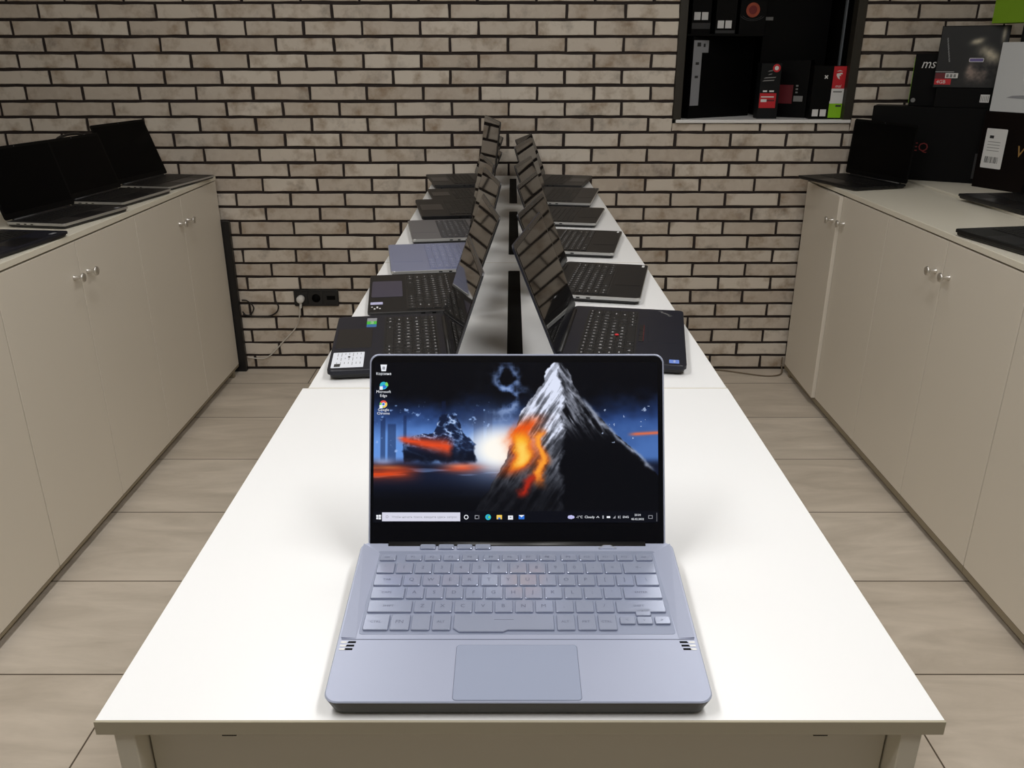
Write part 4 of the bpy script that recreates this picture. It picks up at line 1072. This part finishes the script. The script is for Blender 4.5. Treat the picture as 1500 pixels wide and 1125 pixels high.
# ------------------------------------------------------------------ boxes in the niche
GN = 'boxes standing in the wall niche'
def label_pair(mb, F, x, z, s=0.028, gap=0.006):
    for k in range(2): mb.box(x + k * (s + gap), x + k * (s + gap) + s, z, z + s * 1.12, 0, .0003, 0, F(0, 0))
N0 = boxthing('product_box', 'large black box with a grey side label, at the left of the niche', 'box', (0.790, 3.905, SILL), R(33), 0.385, 0.075, 0.340, M['card_black'], GN)
face(N0, 'label', lambda mb, F: (mb.box(-0.028, 0.062, 0.275, 0.325, 0, .0003, 0, F(0.03, 0)), mb.box(-0.028, 0.024, 0.055, 0.275, 0, .0003, 0, F(0.03, 0)), mb.box(-0.008, 0.014, 0.300, 0.316, .0003, .0005, 1, F(0.03, 0)), mb.box(0.030, 0.042, 0.298, 0.312, .0003, .0005, 1, F(0.03, 0)), mb.box(-0.01, 0.01, 0.225, 0.236, .0003, .0005, 1, F(0.03, 0)), mb.box(-0.01, 0.01, 0.17, 0.18, .0003, .0005, 1, F(0.03, 0))), [M['sticker_silver'], M['ink_dark']], 'grey L-shaped label')
N1 = boxthing('product_box', 'black box with two white stickers, top left in the niche', 'box', (0.790, 3.985, SILL + 0.3505), R(4), 0.086, 0.12, 0.26, M['card_black'], GN)
face(N1, 'sticker', lambda mb, F: label_pair(mb, F, 0.010, 0.058), [M['ink_white']], 'pair of white square stickers')
face(N1, 'base_stripe', lambda mb, F: mb.box(0.002, 0.084, 0.022, 0.046, 0, .0003, 0, F(0, 0)), [M['ink_dark']])
N2 = boxthing('product_box', 'black box with two white stickers, standing right of its top-left twin', 'box', (0.893, 3.975, SILL + 0.3505), R(3), 0.092, 0.12, 0.26, M['card_black'], GN)
face(N2, 'sticker', lambda mb, F: label_pair(mb, F, 0.010, 0.024), [M['ink_white']], 'pair of white square stickers')
face(N2, 'base_stripe', lambda mb, F: mb.box(0.002, 0.088, 0.004, 0.016, 0, .0003, 0, F(0, 0)), [M['ink_dark']])
N3 = boxthing('product_box', 'dark box with a glowing red orb picture, at the top of the niche', 'box', (1.000, 3.985, SILL + 0.3505), R(0), 0.115, 0.12, 0.26, M['card_black'], GN)
face(N3, 'artwork', lambda mb, F: (mb.flat(circ(0.030), 0, 0, F(0.055, 0.098)), mb.flat(circ(0.018), .0002, 1, F(0.055, 0.098)), [mb.flat([(r_ * math.cos(R(a_)), r_ * .55 * math.sin(R(a_))) for r_, a_ in [(rr, aa) for aa in range(200, 345, 15)] + [(rr - .003, aa) for aa in range(330, 195, -15)]], .0001, 2, F(0.055, 0.086)) for rr in (.048, .058)]), [M['ink_orange'], M['ink_dimred'], M['ink_dark']])
N4 = boxthing('product_box', 'slim black box with a red label, in the middle of the niche', 'box', (1.096, 3.905, SILL), R(-2), 0.088, 0.07, 0.232, M['card_dark'], GN)
def n4(mb, F):
    mb.box(0.004, 0.076, 0.046, 0.108, 0, .0003, 0, F(0, 0)); mb.box(0.010, 0.066, 0.090, 0.095, .0003, .0005, 1, F(0, 0)); mb.box(0.010, 0.036, 0.071, 0.083, .0003, .0005, 1, F(0, 0)); mb.box(0.036, 0.070, 0.074, 0.081, .0003, .0005, 3, F(0, 0))
face(N4, 'label', n4, [M['ink_red'], M['ink_white'], M['ink_grey'], M['ink_maroon']], 'red label')
def n4b(mb, F):
    for k, (x0, x1, z) in enumerate(((0.028, 0.048, 0.200), (0.030, 0.046, 0.186), (0.014, 0.064, 0.172), (0.008, 0.058, 0.160))): mb.flat([(x0, z - .003), (x1, z), (x1 + .004, z + .004), (x0 + .008, z + .002)], 0, 2, F(0, 0))
face(N4, 'emblem', lambda mb, F: (mb.flat(circ(0.017), 0, 0, F(0.066, 0.212)), mb.flat(circ(0.009), .0002, 1, F(0.066, 0.212))), [M['ink_red'], M['ink_white']])
face(N4, 'caption', lambda mb, F: (mb.box(0.016, 0.034, 0.113, 0.120, 0, .0003, 0, F(0, 0)), mb.box(0.044, 0.064, 0.113, 0.120, 0, .0003, 0, F(0, 0))), [M['ink_white']])
face(N4, 'brush_print', n4b, [M['ink_red'], M['ink_white'], M['ink_grey']])
N5 = boxthing('product_box', 'black box with a maroon square, turned sideways behind the red-labelled one', 'box', (1.200, 4.030, SILL), R(-34), 0.150, 0.06, 0.245, M['card_black'], GN)
face(N5, 'label', lambda mb, F: (mb.box(0.020, 0.084, 0.060, 0.140, 0, .0003, 0, F(0, 0)), mb.box(0.090, 0.131, 0.070, 0.094, 0, .0003, 1, F(0, 0)), [mb.box(0.096, 0.106, 0.105 + i * .014, 0.112 + i * .014, 0, .0003, 1, F(0, 0)) for i in range(3)]), [M['ink_maroon'], M['ink_grey']])
N6 = boxthing('product_box', 'black box with red, white and green panels, at the right of the niche', 'box', (1.322, 3.885, SILL), R(-3), 0.140, 0.055, 0.222, M['card_black'], GN)
def n6(mb, F):
    mb.box(0.084, 0.138, 0.128, 0.220, 0, .0003, 0, F(0, 0)); mb.box(0.084, 0.138, 0.076, 0.128, 0, .0003, 1, F(0, 0)); mb.box(0.082, 0.138, 0.006, 0.076, 0, .0003, 2, F(0, 0))
    mb.text('msi', 0.018, 1, F(0.110, 0.138, .0011), shear=.25); mb.box(0.110, 0.134, 0.052, 0.060, .0003, .0005, 3, F(0, 0)); mb.box(0.092, 0.130, 0.112, 0.118, .0003, .0005, 4, F(0, 0)); mb.box(0.082, 0.138, 0.066, 0.076, .0003, .0004, 1, F(0, 0))
    mb.flat([(-.012, .008), (.010, .012), (.014, .006), (.004, .004), (.008, -.002), (.000, -.001), (.003, -.016), (-.006, -.010), (-.012, .000)], .0004, 1, F(0.110, 0.182)); mb.flat([(-.014, .016), (.000, .022), (.014, .017), (.000, .018)], .0004, 1, F(0.110, 0.182))
face(N6, 'printed_panel', n6, [M['ink_red'], M['ink_white'], M['ink_green'], M['ink_dark'], M['ink_grey']], 'red, white and green printed panel')
def n6b(mb, F):
    label_pair(mb, F, 0.012, 0.012, 0.026, 0.008)
    for a_ in (45, -45): mb.box(-.009, .009, -.0022, .0022, 0, .0003, 0, F(0.055, 0.176) @ RZ(R(a_)))
face(N6, 'sticker', n6b, [M['ink_white']], 'pair of white square stickers')
N7 = boxthing('product_box', 'tall plain black box filling the back right of the niche', 'box', (1.150, 4.135, SILL), 0, 0.300, 0.12, 0.66, M['card_black'], GN)
face(N7, 'sticker', lambda mb, F: mb.box(0.004, 0.040, 0.412, 0.426, 0, .0003, 0, F(0, 0)), [M['ink_grey']])
o = MB().box(1.4485, 1.4545, 3.945, 3.965, SILL, 1.955, ch=0.0006).build('glass_pane_edge', M['glass_edge'])
tag(o, 'narrow upright glass strip behind the box with green panel', 'glass')

# black cable arching up behind the laptops on the left worktop
o = MB().tube([(-1.745, 3.10, CT + 0.005), (-1.745, 3.17, CT + 0.006), (-1.742, 3.22, CT + 0.06), (-1.74, 3.26, CT + 0.15), (-1.74, 3.305, 1.142), (-1.74, 3.371, 1.152), (-1.74, 3.442, 1.152), (-1.74, 3.507, 1.143), (-1.742, 3.56, 1.115), (-1.745, 3.60, 1.03), (-1.745, 3.62, CT + 0.03), (-1.745, 3.66, CT + 0.005)], 0.005).build('cable', M['black_cable'])
tag(o, 'black cable arching just above the laptop lids on the left worktop', 'cable')

# ------------------------------------------------------------------ light: ceiling panels
def panel(x, y, sx, sy, watt, label):
    t = thing('ceiling_light', label, 'lamp', (x, y, CZ), 0, 'ceiling light panels')
    MB().box(-sx / 2 - 0.02, sx / 2 + 0.02, -sy / 2 - 0.02, sy / 2 + 0.02, -0.05, 0.0, ch=0.004).build('housing', M['white_plastic'], t)
    MB().box(-sx / 2, sx / 2, -sy / 2, sy / 2, -0.054, -0.0495).build('diffuser', M['e_panel'], t)
    l = bpy.data.lights.new('ceiling_light_lamp', 'AREA'); l.shape = 'RECTANGLE'; l.size = sx; l.size_y = sy; l.energy = watt; l.color = (1.0, 0.986, 0.974)
    lo_ = link(bpy.data.objects.new('light_source', l)); lo_.parent = t; lo_.location = (0, 0, -0.06)
    return t
M['e_panel'] = emi('lit diffuser', (255, 250, 240), 3.0)
panel(-0.75, 0.55, 0.28, 1.15, 17.5, 'long ceiling light panel left of the front table')
panel(0.75, 0.55, 0.28, 1.15, 17.5, 'long ceiling light panel right of the front table')
panel(-0.75, 2.35, 0.28, 1.15, 4.4, 'long ceiling light panel left of the rear tables')
panel(0.75, 2.35, 0.28, 1.15, 4.0, 'long ceiling light panel right of the rear tables')
wd = bpy.data.worlds.new('world'); sc.world = wd; wd.use_nodes = True
wd.node_tree.nodes['Background'].inputs[0].default_value = (0.5, 0.5, 0.48, 1); wd.node_tree.nodes['Background'].inputs[1].default_value = 0.03

# ------------------------------------------------------------------ camera
cam = bpy.data.cameras.new('camera'); co = link(bpy.data.objects.new('camera', cam))
cam.sensor_width = 36.0; cam.lens = 1220.0 / 1500.0 * 36.0; cam.clip_start = 0.02; cam.shift_x = 0.5 / 1500.0
co.location = (0, 0, 1.445); co.rotation_euler = (R(90) - math.atan(482.5 / 1220.0), 0, 0)
sc.camera = co
sc.view_settings.view_transform = 'Standard'; sc.view_settings.look = 'None'; sc.view_settings.gamma = 1.0; sc.view_settings.exposure = 0.0
sc.view_settings.use_curve_mapping = False
